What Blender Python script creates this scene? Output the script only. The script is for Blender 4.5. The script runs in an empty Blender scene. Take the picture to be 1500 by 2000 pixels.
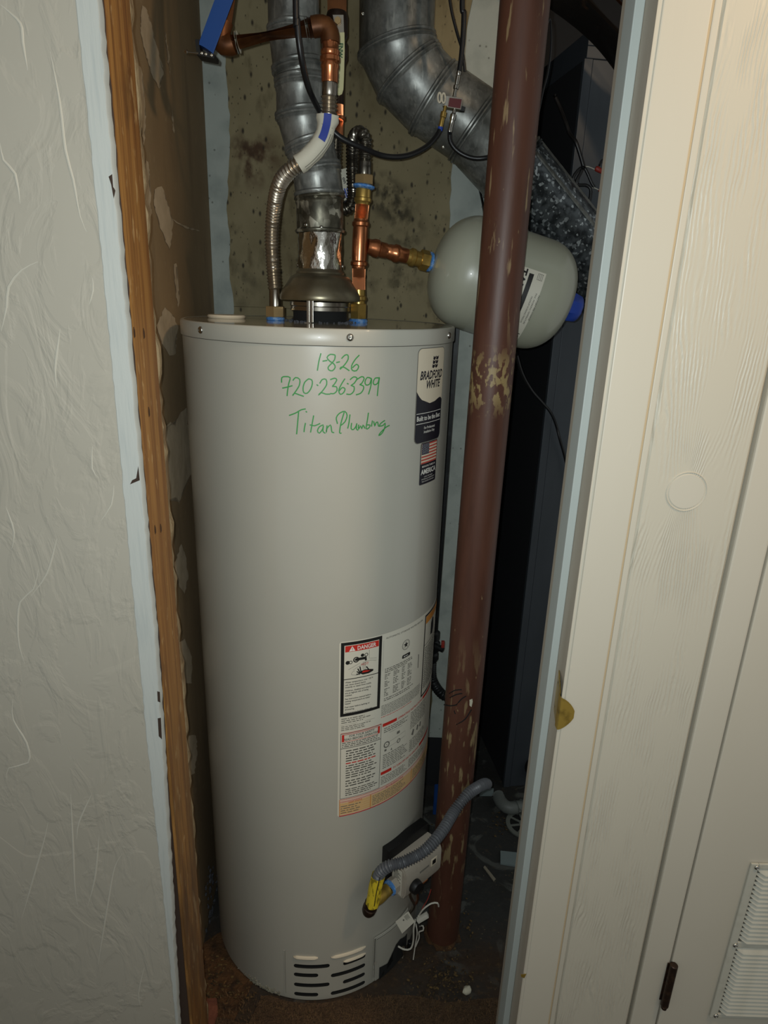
import bpy, bmesh, math, random
from mathutils import Vector, Matrix

random.seed(7)
SC = bpy.context.scene
COL = SC.collection
R_ = math.radians
VZ = Vector((0, 0, 1))

# ------------------------------------------------------------------ camera
CAM_H, F_PX = 1.4898, 1267.07
PITCH, ROLL = R_(18.487), R_(1.946)
FWD = Vector((0, math.cos(PITCH), -math.sin(PITCH)))
UP0 = Vector((0, math.sin(PITCH), math.cos(PITCH)))
RT = Vector((1, 0, 0)) * math.cos(ROLL) + UP0 * math.sin(ROLL)
UP = Vector((-1, 0, 0)) * math.sin(ROLL) + UP0 * math.cos(ROLL)
EYE = Vector((0, 0, CAM_H))
cam_d = bpy.data.cameras.new('camera')
cam = bpy.data.objects.new('camera', cam_d)
COL.objects.link(cam)
cam_d.sensor_fit = 'VERTICAL'
cam_d.sensor_height = 24.0
cam_d.lens = 24.0 * F_PX / 2000.0
cam_d.clip_start = 0.01
cam.matrix_world = Matrix(((RT.x, UP.x, -FWD.x, EYE.x), (RT.y, UP.y, -FWD.y, EYE.y),
                           (RT.z, UP.z, -FWD.z, EYE.z), (0, 0, 0, 1)))
SC.camera = cam

# ------------------------------------------------------------------ light, world, exposure
SC.view_settings.view_transform = 'Standard'
SC.view_settings.look = 'None'
SC.view_settings.gamma = 1.0
SC.view_settings.use_curve_mapping = False
SC.view_settings.exposure = 0.0

w = bpy.data.worlds.new('hallway_dimness')
w.use_nodes = True
w.node_tree.nodes['Background'].inputs[0].default_value = (0.97, 1.0, 0.96, 1)
w.node_tree.nodes['Background'].inputs[1].default_value = 0.31
SC.world = w

fl = bpy.data.lights.new('phone_flash', 'SPOT')           # the flash beside the lens
fl.energy = 22.5
fl.color = (0.90, 0.99, 1.0)
fl.spot_size = R_(168)
fl.spot_blend = 1.0
fl.shadow_soft_size = 0.004
flo = bpy.data.objects.new('phone_flash', fl)
COL.objects.link(flo)
flo.matrix_world = cam.matrix_world.copy()
flo.location = EYE + RT * -0.014 + UP * 0.012 + FWD * 0.0
FAIM = (FWD + UP * 0.20).normalized()
flo.rotation_euler = FAIM.to_track_quat('-Z', 'Y').to_euler()

lp = bpy.data.lights.new('warm_hall_lamp', 'AREA')         # warm ceiling lamp of the hallway
lp.shape = 'DISK'
lp.size = 0.16
lp.energy = 7.0
lp.color = (1.0, 0.70, 0.42)
lpo = bpy.data.objects.new('warm_hall_lamp', lp)
COL.objects.link(lpo)
lpo.location = (0.85, 0.30, 2.26)
lpo.rotation_euler = Vector((-0.25, 0.55, -0.9)).to_track_quat('-Z', 'Y').to_euler()

# ------------------------------------------------------------------ projection helpers (a measured pixel -> a point at its real depth)
def ray(x, y):
    return RT * ((x - 750) / F_PX) + UP * ((1000 - y) / F_PX) + FWD
def P(x, y, Y):
    d = ray(x, y)
    return EYE + d * (Y / d.y)
def PX(x, y, X):
    d = ray(x, y)
    return EYE + d * (X / d.x)
def PZ(x, y, Z):
    d = ray(x, y)
    return EYE + d * ((Z - CAM_H) / d.z)
def PP(x, y, p0, n):
    d = ray(x, y)
    return EYE + d * ((p0 - EYE).dot(n) / d.dot(n))
XC, YC, RAD, ZT = -0.132, 1.2687, 0.25, 1.439
def cyl(u, z, off=0.0):
    a = u / RAD
    return Vector((XC + (RAD + off) * math.sin(a), YC - (RAD + off) * math.cos(a), z))
def PC(x, y):
    d = ray(x, y)
    ox, oy = -XC, -YC
    a = d.x ** 2 + d.y ** 2
    b = ox * d.x + oy * d.y
    t = (-b - math.sqrt(max(0, b * b - a * (ox * ox + oy * oy - RAD * RAD)))) / a
    return RAD * math.atan2(ox + t * d.x, -(oy + t * d.y)), CAM_H + t * d.z

# ------------------------------------------------------------------ materials
def lin(h):
    h = h.lstrip('#')
    out = []
    for i in (0, 2, 4):
        c = int(h[i:i + 2], 16) / 255
        out.append(c / 12.92 if c <= 0.04045 else ((c + 0.055) / 1.055) ** 2.4)
    return (*out, 1)

def M(name, col, rough=0.5, metal=0.0, layers=(), bumps=(), coat=0.0, spec=0.5, rlayer=None):
    """layers: (kind, scale xyz, lo, hi, colour, amount[, detail]); bumps: (kind, scale xyz, strength, distance)"""
    m = bpy.data.materials.new(name)
    m.use_nodes = True
    nt = m.node_tree
    N, L = nt.nodes, nt.links
    b = N['Principled BSDF']
    b.inputs['Roughness'].default_value = rough
    b.inputs['Metallic'].default_value = metal
    b.inputs['Specular IOR Level'].default_value = spec
    b.inputs['Coat Weight'].default_value = coat
    tc = N.new('ShaderNodeTexCoord')
    def tex(kind, scale, detail=5):
        mp = N.new('ShaderNodeMapping')
        sc = scale if isinstance(scale, tuple) else (scale,) * 3
        mp.inputs['Scale'].default_value = sc
        L.new(tc.outputs['Object'], mp.inputs['Vector'])
        if kind in ('noise', 'dist'):
            t = N.new('ShaderNodeTexNoise')
            t.inputs['Scale'].default_value = 1.0
            t.inputs['Detail'].default_value = detail
            t.inputs['Distortion'].default_value = 1.6 if kind == 'dist' else 0.0
            L.new(mp.outputs[0], t.inputs['Vector'])
            return t.outputs['Fac']
        if kind == 'voro':
            t = N.new('ShaderNodeTexVoronoi')
            t.inputs['Scale'].default_value = 1.0
            L.new(mp.outputs[0], t.inputs['Vector'])
            s = N.new('ShaderNodeSeparateColor')
            L.new(t.outputs['Color'], s.inputs[0])
            return s.outputs[0]
        if kind == 'spots':
            t = N.new('ShaderNodeTexVoronoi')
            t.inputs['Scale'].default_value = 1.0
            L.new(mp.outputs[0], t.inputs['Vector'])
            return t.outputs['Distance']
        if kind == 'wave':
            t = N.new('ShaderNodeTexWave')
            t.inputs['Scale'].default_value = 1.0
            t.inputs['Distortion'].default_value = 5.0
            t.inputs['Detail'].default_value = 3
            t.inputs['Detail Scale'].default_value = 0.6
            L.new(mp.outputs[0], t.inputs['Vector'])
            return t.outputs['Fac']
    def ramp(sock, lo, hi):
        r = N.new('ShaderNodeMapRange')
        r.inputs['From Min'].default_value = lo
        r.inputs['From Max'].default_value = hi
        L.new(sock, r.inputs['Value'])
        return r.outputs['Result']
    cur = None
    base = lin(col) if isinstance(col, str) else col
    b.inputs['Base Color'].default_value = base
    for ly in layers:
        kind, scale, lo, hi, c2, amt = ly[:6]
        f = ramp(tex(kind, scale, ly[6] if len(ly) > 6 else 5), lo, hi)
        if len(ly) > 7:                                  # a window along an object axis: (axis, a, b, soft)
            ax, a, bb, soft = ly[7]
            if ax == 'blob':                             # a stain with its own centre and radius
                vm = N.new('ShaderNodeVectorMath')
                vm.operation = 'DISTANCE'
                vm.inputs[1].default_value = a
                L.new(tc.outputs['Object'], vm.inputs[0])
                mm = N.new('ShaderNodeMath')
                mm.operation = 'MULTIPLY'
                L.new(f, mm.inputs[0])
                L.new(ramp(vm.outputs['Value'], bb, bb * soft), mm.inputs[1])
                f = mm.outputs[0]
                ax = None
        else:
            ax = None
        if ax is not None:
            s = N.new('ShaderNodeSeparateXYZ')
            L.new(tc.outputs['Object'], s.inputs[0])
            r1 = ramp(s.outputs[ax], a, a + soft)
            r2 = ramp(s.outputs[ax], bb, bb - soft)
            for r in (r1, r2):
                mm = N.new('ShaderNodeMath')
                mm.operation = 'MULTIPLY'
                L.new(f, mm.inputs[0])
                L.new(r, mm.inputs[1])
                f = mm.outputs[0]
        mm = N.new('ShaderNodeMath')
        mm.operation = 'MULTIPLY'
        mm.inputs[1].default_value = amt
        L.new(f, mm.inputs[0])
        mx = N.new('ShaderNodeMix')
        mx.data_type = 'RGBA'
        L.new(mm.outputs[0], mx.inputs[0])
        if cur is None:
            mx.inputs[6].default_value = base
        else:
            L.new(cur, mx.inputs[6])
        mx.inputs[7].default_value = lin(c2) if isinstance(c2, str) else c2
        cur = mx.outputs[2]
    if cur is not None:
        L.new(cur, b.inputs['Base Color'])
    if rlayer:
        kind, scale, lo, hi, r0, r1 = rlayer
        r = N.new('ShaderNodeMapRange')
        r.inputs['From Min'].default_value = lo
        r.inputs['From Max'].default_value = hi
        r.inputs['To Min'].default_value = r0
        r.inputs['To Max'].default_value = r1
        L.new(tex(kind, scale), r.inputs['Value'])
        L.new(r.outputs['Result'], b.inputs['Roughness'])
    nrm = None
    for bp in bumps:
        kind, scale, st, dist = bp[:4]
        bn = N.new('ShaderNodeBump')
        bn.inputs['Strength'].default_value = st
        bn.inputs['Distance'].default_value = dist
        h = tex(kind, scale)
        if len(bp) > 4:
            h = ramp(h, bp[4], bp[5])
        L.new(h, bn.inputs['Height'])
        if nrm is not None:
            L.new(nrm, bn.inputs['Normal'])
        nrm = bn.outputs[0]
    if nrm is not None:
        L.new(nrm, b.inputs['Normal'])
    return m

MT = {}
def mats():
    MT['plaster'] = M('skip_trowel_plaster', '#a5a093', 0.60,
        layers=[('noise', 3.0, .35, .75, '#999385', .5), ('noise', 60.0, .6, .8, '#aea99b', .4)],
        bumps=[('dist', (22, 10, 8), .24, .003, .5, .62), ('noise', (60, 30, 40), .14, .0012), ('dist', (9, 9, 5), .22, .004, .5, .56)])
    MT['plaster_ridge'] = M('plaster_ridge', '#b5b1a4', 0.45)
    MT['bare_white'] = M('bare_white_strip', '#b0b3ae', 0.6, layers=[('noise', (200, 60, 12), .5, .75, '#9aa1a0', .5)],
        bumps=[('noise', (300, 100, 40), .25, .001)])
    MT['jag'] = M('torn_edge', '#33241a', .9)
    MT['stud'] = M('pine_stud', '#9c7038', 0.6,
        layers=[('noise', (60, 70, 2.2), .42, .60, '#74481c', .75, 6), ('noise', (150, 170, 5), .52, .66, '#5d3814', .6, 4), ('noise', (9, 14, 5), .62, .72, '#3a2210', .85), ('noise', (5, 5, 3), .45, .7, '#8d6231', .5),
                ('noise', (90, 90, 30), .62, .7, '#c3a472', .5), ('noise', (30, 40, 7), .34, .58, '#4a3420', .85, 6, (2, -.2, 1.05, .7)), ('noise', (70, 70, 16), .60, .70, '#a08560', .7, 6, (2, -.2, .95, .5))],
        bumps=[('noise', (90, 260, 6), .3, .0015)])
    MT['stud_edge'] = M('stud_edge_highlight', '#b98440', .6, layers=[('noise', (60, 60, 8), .45, .62, '#7d5526', .8), ('noise', (30, 30, 7), .30, .5, '#4a3420', .9, 5, (2, -.2, .95, .6))])  # edge highlight painted as paler wood, with brown dirt low down
    MT['drywall_edge'] = M('drywall_torn_edge', '#8f7d5e', .85, layers=[('noise', (90, 90, 22), .45, .6, '#6c5436', .8)], bumps=[('noise', (150, 150, 60), .9, .004)])
    MT['drywall_tan'] = M('old_brown_drywall_paper', '#8a7454', .8,
        layers=[('noise', 2.2, .4, .7, '#6c5a40', .7), ('noise', (14, 14, 3), .55, .75, '#5d4a35', .5), ('noise', 60, .6, .8, '#a18e6e', .4)],
        bumps=[('noise', 40, .2, .002)])
    MT['mud'] = M('pale_joint_compound', '#b3a288', .8, layers=[('noise', 25, .4, .7, '#94846a', .6)], bumps=[('noise', 60, .4, .002)])
    MT['mud_grey'] = M('grey_white_joint_compound', '#a7adA6', .8, layers=[('noise', 18, .45, .7, '#858d88', .6), ('spots', 40, .12, .05, '#3c3a30', .6)], bumps=[('noise', 70, .5, .002)])
    MT['rpaint'] = M('cream_semi_gloss_paint', '#bfb9aa', .42, layers=[('noise', (5, 5, 1.5), .4, .7, '#b8b1a0', .5)],
        bumps=[('noise', (160, 60, 30), .10, .001), ('spots', (25, 25, 9), .12, .002, .06, .0)])
    MT['jamb'] = M('grey_beige_jamb_paint', '#aaa192', .55, layers=[('noise', (40, 40, 4), .5, .7, '#998f7e', .5)], bumps=[('noise', (200, 200, 14), .2, .001)])
    MT['stop'] = M('pale_door_stop_paint', '#b0b7b3', .5, bumps=[('noise', (120, 60, 20), .12, .001)])
    MT['seamline'] = M('yellowed_caulk', '#b3a080', .8)
    MT['brass_old'] = M('aged_brass', '#b39545', .42, .7, layers=[('noise', 60, .5, .7, '#6a5423', .7)])
    MT['dark_bronze'] = M('dark_bronze', '#32241c', .45, .6, layers=[('noise', 90, .5, .7, '#57402f', .6)])
    MT['chrome'] = M('bright_steel', '#b5b2aa', .25, 1.0)
    MT['heater'] = M('beige_enamel', '#b1aea2', .34, 0, coat=.25, layers=[('noise', 6, .4, .7, '#aca99d', .5)], bumps=[('noise', 500, .05, .0004)])
    MT['lid'] = M('glossy_beige_top', '#a39b88', .14, 0, coat=.5, layers=[('noise', 12, .45, .65, '#84775c', .6)])
    MT['blackgap'] = M('shade_and_gouge_black', '#121211', .9)  # black stands in for shade in gaps and openings; post gouges share it
    MT['green'] = M('green_marker_ink', '#2f8a3f', .5)
    MT['white_label'] = M('white_label_vinyl', '#d2cdbd', .42)
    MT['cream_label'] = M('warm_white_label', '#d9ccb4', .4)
    MT['pink_label'] = M('pale_pink_print', '#d9b9a6', .5)
    MT['yellow_print'] = M('tan_yellow_print', '#d6b27e', .5)
    MT['navy'] = M('navy_print', '#12131f', .4)
    MT['black_print'] = M('black_print', '#161513', .5)
    MT['grey_print'] = M('fine_grey_print', '#6a6860', .6)
    MT['soft_black'] = M('soft_black_print', '#45433e', .6)
    MT['red'] = M('red_print', '#c2281d', .5)
    MT['orange'] = M('orange_print', '#d08a3c', .5)
    MT['white_print'] = M('white_print', '#e2dfd6', .5)
    MT['flag_red'] = M('flag_red', '#b8483c', .5)
    MT['flag_blue'] = M('flag_blue', '#2a2b40', .5)
    MT['hood'] = M('dull_hood_steel', '#a0977f', .34, .8, layers=[('noise', 25, .45, .7, '#8c7a52', .5), ('noise', 8, .4, .7, '#474238', .7)])
    MT['galv'] = M('galvanised_sheet', '#8b8c88', .40, .55,
        layers=[('noise', (55, 55, 40), .42, .66, '#5b5d5a', .75, 8), ('voro', (150, 150, 110), .55, 1.0, '#a6a8a3', .35), ('noise', (150, 150, 30), .58, .72, '#b2b2aa', .6), ('noise', 7, .45, .7, '#45463f', .6)], bumps=[('noise', 60, .12, .002)])
    MT['galv_spangle'] = M('heavily_spangled_galvanised', '#5e6468', .34, .75,
        layers=[('noise', (60, 60, 60), .42, .62, '#24282b', .85), ('voro', (210, 210, 210), .80, 1.0, '#c9d2d6', .85)])
    MT['galv_dirty'] = M('mottled_galvanised', '#6e6a5c', .4, .75,
        layers=[('voro', (110, 110, 90), .72, 1.0, '#d6d2c0', .9), ('noise', (60, 60, 40), .4, .65, '#34322a', .8)])
    MT['foil'] = M('crinkled_foil_tape', '#d6d3cb', .16, 1.0, bumps=[('noise', (20, 20, 11), .5, .012), ('dist', (34, 34, 24), .22, .004)])
    MT['copper'] = M('bright_copper', '#c77f55', .25, .9, layers=[('noise', (50, 50, 18), .5, .75, '#7c3f22', .7)], bumps=[('noise', 60, .08, .002)])
    MT['copper_old'] = M('tarnished_copper', '#754724', .45, .6, layers=[('noise', 22, .45, .7, '#3b2214', .8), ('noise', 50, .62, .75, '#8d5a34', .5)])
    MT['brass'] = M('yellow_brass', '#c4a258', .28, .8, layers=[('noise', 50, .5, .75, '#7d6230', .6)])
    MT['hose'] = M('ribbed_stainless', '#b3a898', .30, .92)
    MT['hose_dark'] = M('dark_ribbed_stainless', '#7a756c', .27, .95)
    MT['steel'] = M('brushed_steel', '#a8a196', .28, 1.0)
    MT['nut_bronze'] = M('bronze_toned_nut', '#b3966a', .36, .6)
    MT['bluetape'] = M('blue_thread_sealant', '#4680c4', .7, layers=[('noise', 160, .5, .62, '#9fb9d6', .6)], bumps=[('noise', 250, .6, .003)])
    MT['tag_paper'] = M('white_paper_tag', '#cfcab8', .7)
    MT['tag_blue'] = M('blue_tag_print', '#2b3f96', .6)
    MT['cream_plastic'] = M('cream_vinyl_grip', '#cfc898', .5)
    MT['cable'] = M('black_cable_jacket', '#141416', .38)
    MT['iron'] = M('black_iron_pipe', '#161819', .4, .3, layers=[('noise', 50, .55, .75, '#34393b', .5)])
    MT['post'] = M('red_brown_painted_steel', '#593628', .48, 0,
        layers=[('noise', (40, 40, 6), .45, .75, '#3f2318', .7), ('noise', (24, 24, 3), .5, .8, '#65402e', .45), ('noise', (130, 130, 60), .70, .75, '#96805a', .8),
                ('noise', (100, 100, 52), .50, .545, '#a08a5c', .85, 10, (2, 1.285, 1.415, .045)),
                ('noise', (75, 75, 14), .565, .62, '#9a8862', .8, 8, (2, .05, .85, .25)),
                ('noise', (80, 80, 10), .63, .68, '#a08863', .7, 8, (2, 1.40, 2.1, .1)),
                ('noise', (3, 3, 2), .4, .7, '#332019', .7, 4, (2, -.2, .8, .4))],
        bumps=[('noise', (60, 60, 12), .25, .002)])
    MT['etank'] = M('grey_green_enamel', '#a6a796', .33, 0, coat=.3, layers=[('noise', 5, .4, .7, '#a09f8c', .5)], bumps=[('noise', 400, .05, .0005)])
    MT['blue_plastic'] = M('dark_blue_plastic', '#1e3f9c', .5)
    MT['blue_pipe'] = M('blue_tubing', '#183f7d', .4, layers=[('noise', 30, .5, .75, '#1b3f7a', .5)])
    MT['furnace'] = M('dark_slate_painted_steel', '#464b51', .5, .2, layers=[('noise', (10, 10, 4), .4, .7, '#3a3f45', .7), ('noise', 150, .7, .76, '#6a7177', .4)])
    MT['furnace_dark'] = M('furnace_side_shadow_black', '#202124', .7)  # the side's shadow is put into the colour; walls behind share it
    MT['duct_dark'] = M('sooty_pipe', '#1d1916', .6, .2, layers=[('noise', 40, .62, .75, '#5e4028', .6)])
    MT['conduit'] = M('grey_coated_gas_hose', '#595b5f', .42)
    MT['yellow_tag'] = M('yellow_printed_tag', '#d8bf2c', .55, layers=[('noise', (160, 160, 60), .52, .6, '#6d6014', .8)])
    MT['valve_grey'] = M('putty_grey_plastic', '#a79e90', .5, layers=[('noise', 60, .5, .75, '#948a7b', .4)], bumps=[('noise', 400, .1, .001)])
    MT['black_plastic'] = M('black_plastic', '#0a0a0b', .5)
    MT['wire_white'] = M('pale_wire', '#bdb9ad', .5)
    MT['wire_red'] = M('dull_red_wire', '#8c2a20', .5)
    MT['floor'] = M('damp_dark_concrete', '#30302e', .75,
        layers=[('noise', 5, .42, .68, '#211e1a', .85), ('dist', 9, .57, .63, '#63645f', .6), ('noise', (50, 50, 50), .60, .75, '#5c4c38', .5),
                ('noise', (9, 9, 9), .30, .55, '#3a2a1a', .9, 5, (1, .7, 1.25, .12)), ('noise', (90, 90, 90), .55, .7, '#574127', .7, 5, (1, .7, 1.22, .1)), ('spots', 55, .10, .04, '#8d7a58', .6)],
        bumps=[('noise', 60, .5, .004)])
    MT['rust_dirt'] = M('rust_brown_dirt', '#55391e', .9, layers=[('noise', 45, .45, .7, '#2b1c10', .9), ('noise', 130, .62, .75, '#8a673a', .8)], bumps=[('noise', 90, .9, .006)])
    MT['carpet'] = M('brown_carpet', '#5f4831', .95, layers=[('noise', 220, .4, .7, '#3d2b1c', .9), ('noise', 12, .45, .7, '#4a3827', .7)], bumps=[('noise', 300, .9, .006)])
    MT['carpet_fibre'] = M('brown_carpet_fibre', '#705538', .95, layers=[('noise', 40, .4, .7, '#493423', .9)])
    st = lambda x, y, r, lo, c, amt, sc=26: ('noise', (sc, sc, sc * .8), lo, lo + .14, c, amt, 9, ('blob', tuple(P(x, y, 1.65)), r, .35))
    MT['backwall'] = M('stained_tan_drywall', '#948868', .78,
        layers=[('noise', 2.6, .4, .72, '#6a6043', .8), ('noise', (6, 6, 4), .50, .72, '#6a5c3c', .65),
                ('noise', (16, 16, 9), .52, .72, '#94896a', .45), ('noise', (30, 30, 14), .60, .72, '#554a30', .6),
                st(500, 310, .075, .44, '#4a2f16', .9), st(478, 300, .06, .5, '#3a2412', .8), st(745, 375, .05, .42, '#2e2815', .95, 40), st(775, 405, .06, .45, '#332c18', .9, 40),
                st(790, 450, .06, .44, '#363019', .85, 34), st(790, 540, .07, .5, '#3d361f', .7, 30), st(560, 470, .06, .5, '#453a22', .7), st(470, 560, .07, .5, '#4b4430', .6),
                st(690, 560, .08, .52, '#453a22', .7), st(860, 440, .03, .5, '#332a16', .8),
                ('spots', (50, 50, 26), .20, .08, '#241d12', .9), ('spots', (95, 95, 60), .17, .07, '#3b3120', .85)],
        bumps=[('noise', 90, .35, .002)])
    MT['foam'] = M('off_white_foam', '#c9c3ae', .9, bumps=[('noise', 120, .6, .004)])
    MT['brick_red'] = M('dull_brick_red', '#7e4a36', .9, layers=[('noise', 40, .45, .7, '#5f3627', .7)], bumps=[('noise', 120, .5, .003)])
    MT['pvc'] = M('dirty_white_pvc', '#6d716d', .5, layers=[('noise', 30, .5, .75, '#6a6c66', .6)])
    MT['grate'] = M('grey_drain_grate', '#7d8078', .6, .3)
    MT['slate_tile'] = M('pale_grey_panel', '#7e8a8a', .6)
    MT['rubble'] = M('rubble_bits', '#66512f', .95, layers=[('noise', 90, .42, .58, '#2d2214', .95)])
    MT['dust_grey'] = M('grey_lint', '#55565c', 1.0, bumps=[('noise', 150, 1.0, .01)])
    MT['wood_stick'] = M('pale_splinter', '#8e8574', .8)
    MT['redlabel'] = M('dark_red_label', '#5e1216', .5)
    MT['ceiling'] = M('off_white_ceiling', '#8f8a7e', .9)
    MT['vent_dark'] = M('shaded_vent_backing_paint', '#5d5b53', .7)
    MT['crust'] = M('grey_white_crust', '#9c9886', .95, layers=[('noise', 200, .45, .6, '#6f6b5c', .8)])
    MT['knot'] = M('dark_knot', '#42280f', .8)
    MT['slat'] = M('white_painted_louver', '#b9b7aa', .5, layers=[('noise', (60, 60, 60), .5, .7, '#a9a698', .5)])
mats()

# ------------------------------------------------------------------ grain material for the painted wood wall (grain bending round the knot plug)
def grain_material(knot):
    m = bpy.data.materials.new('cream_paint_over_raised_grain')
    m.use_nodes = True
    nt = m.node_tree
    N, L = nt.nodes, nt.links
    b = N['Principled BSDF']
    b.inputs['Base Color'].default_value = lin('#bcb6a6')
    b.inputs['Roughness'].default_value = .42
    tc = N.new('ShaderNodeTexCoord')
    s = N.new('ShaderNodeSeparateXYZ')
    L.new(tc.outputs['Object'], s.inputs[0])
    def mth(op, a, bb=None):
        n = N.new('ShaderNodeMath')
        n.operation = op
        for i, v in enumerate((a, bb)):
            if v is None:
                continue
            if isinstance(v, (int, float)):
                n.inputs[i].default_value = v
            else:
                L.new(v, n.inputs[i])
        return n.outputs[0]
    dx = mth('SUBTRACT', s.outputs[0], knot.x)
    dz = mth('MULTIPLY', mth('SUBTRACT', s.outputs[2], knot.z), .42)
    r2 = mth('ADD', mth('ADD', mth('MULTIPLY', dx, dx), mth('MULTIPLY', dz, dz)), 0.0004)
    psi = mth('MULTIPLY', dx, mth('ADD', 1.0, mth('DIVIDE', 0.0011, r2)))
    mp = N.new('ShaderNodeMapping')
    mp.inputs['Scale'].default_value = (12, 12, 3.0)
    L.new(tc.outputs['Object'], mp.inputs['Vector'])
    nz = N.new('ShaderNodeTexNoise')
    nz.inputs['Scale'].default_value = 1.0
    nz.inputs['Detail'].default_value = 6
    L.new(mp.outputs[0], nz.inputs['Vector'])
    ph = mth('ADD', mth('MULTIPLY', psi, 1150.0), mth('MULTIPLY', nz.outputs[0], 74.0))
    wv = mth('SINE', ph)
    mp2 = N.new('ShaderNodeMapping')
    mp2.inputs['Scale'].default_value = (30, 30, 9)
    L.new(tc.outputs['Object'], mp2.inputs['Vector'])
    n2 = N.new('ShaderNodeTexNoise')
    n2.inputs['Scale'].default_value = 1.0
    n2.inputs['Detail'].default_value = 3
    L.new(mp2.outputs[0], n2.inputs['Vector'])
    r = N.new('ShaderNodeMapRange')
    r.inputs['From Min'].default_value = .43
    r.inputs['From Max'].default_value = .64
    L.new(n2.outputs[0], r.inputs['Value'])
    h = mth('MULTIPLY', wv, r.outputs[0])
    bn = N.new('ShaderNodeBump')
    bn.inputs['Strength'].default_value = .42
    bn.inputs['Distance'].default_value = .0012
    L.new(h, bn.inputs['Height'])
    L.new(bn.outputs[0], b.inputs['Normal'])
    return m

# ------------------------------------------------------------------ object helpers
ORG = {}
def thing(name, label, cat, loc=(0, 0, 0), group=None, kind=None):
    o = bpy.data.objects.new(name, None)
    COL.objects.link(o)
    o.empty_display_size = .05
    o.location = loc
    ORG[o.name] = Vector(loc)
    o['label'] = label
    o['category'] = cat
    if group:
        o['group'] = group
    if kind:
        o['kind'] = kind
    return o

def put(name, bm, mat, parent=None, smooth=True, label=None, kind=None, sharp=38):
    """Finish a bmesh (in world coordinates) as one mesh object."""
    bmesh.ops.recalc_face_normals(bm, faces=bm.faces[:])
    for f in bm.faces:
        f.smooth = smooth
    if smooth:
        lim = R_(sharp)
        for e in bm.edges:
            if len(e.link_faces) == 2 and e.calc_face_angle(0) > lim:
                e.smooth = False
    org = ORG[parent.name] if parent else Vector((0, 0, 0))
    bmesh.ops.translate(bm, verts=bm.verts[:], vec=-org)
    me = bpy.data.meshes.new(name)
    bm.to_mesh(me)
    bm.free()
    for mm in (mat if isinstance(mat, (list, tuple)) else [mat]):
        me.materials.append(MT[mm] if isinstance(mm, str) else mm)
    o = bpy.data.objects.new(name, me)
    COL.objects.link(o)
    ORG[o.name] = org
    if parent:
        o.parent = parent
    if label:
        o['label'] = label
    if kind:
        o['kind'] = kind
    return o

def solo(name, bm, mat, label, cat, group=None, kind=None, **k):
    """A top-level thing that is one mesh, origin at its lowest middle point."""
    lo = Vector([min(v.co[i] for v in bm.verts) for i in range(3)])
    hi = Vector([max(v.co[i] for v in bm.verts) for i in range(3)])
    org = Vector(((lo.x + hi.x) / 2, (lo.y + hi.y) / 2, lo.z))
    bmesh.ops.translate(bm, verts=bm.verts[:], vec=-org)
    o = put(name, bm, mat, **k)
    o.location = org
    ORG[o.name] = org
    o['label'] = label
    o['category'] = cat
    if group:
        o['group'] = group
    if kind:
        o['kind'] = kind
    return o

def frame(d):
    d = d.normalized()
    a = Vector((0, 0, 1)) if abs(d.z) < .9 else Vector((0, 1, 0))
    u = d.cross(a).normalized()
    return u, u.cross(d).normalized()

def lathe(bm, A, B, prof, n=32, cap=True, phase=0.0):
    """prof: (t, r) with t a fraction of AB."""
    A, B = Vector(A), Vector(B)
    u, v = frame(B - A)
    rings = []
    for t, r in prof:
        c = A.lerp(B, t) if 0 <= t <= 1 else A + (B - A) * t
        rings.append([bm.verts.new(c + (u * math.cos(2 * math.pi * (i + phase) / n) + v * math.sin(2 * math.pi * (i + phase) / n)) * max(r, 1e-5)) for i in range(n)])
    for a, b in zip(rings, rings[1:]):
        for i in range(n):
            bm.faces.new((a[i], a[(i + 1) % n], b[(i + 1) % n], b[i]))
    if cap:
        bm.faces.new(rings[0])
        bm.faces.new(rings[-1][::-1])
    return bm

def cylinder(A, B, r, n=28, bev=0.0):
    bm = bmesh.new()
    Ld = (Vector(B) - Vector(A)).length
    e = min(bev / Ld, .4) if Ld else 0
    pr = [(0, r - bev), (e, r), (1 - e, r), (1, r - bev)] if bev else [(0, r), (1, r)]
    return lathe(bm, A, B, pr, n)

def catmull(pts, step):
    out = []
    p = [pts[0] + (pts[0] - pts[1])] + list(pts) + [pts[-1] + (pts[-1] - pts[-2])]
    for i in range(1, len(p) - 2):
        a, b, c, d = p[i - 1:i + 3]
        n = max(2, int((c - b).length / step))
        for k in range(n):
            t = k / n
            out.append(.5 * ((2 * b) + (c - a) * t + (2 * a - 5 * b + 4 * c - d) * t * t + (3 * b - a - 3 * c + d) * t ** 3))
    out.append(Vector(pts[-1]))
    return out

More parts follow.
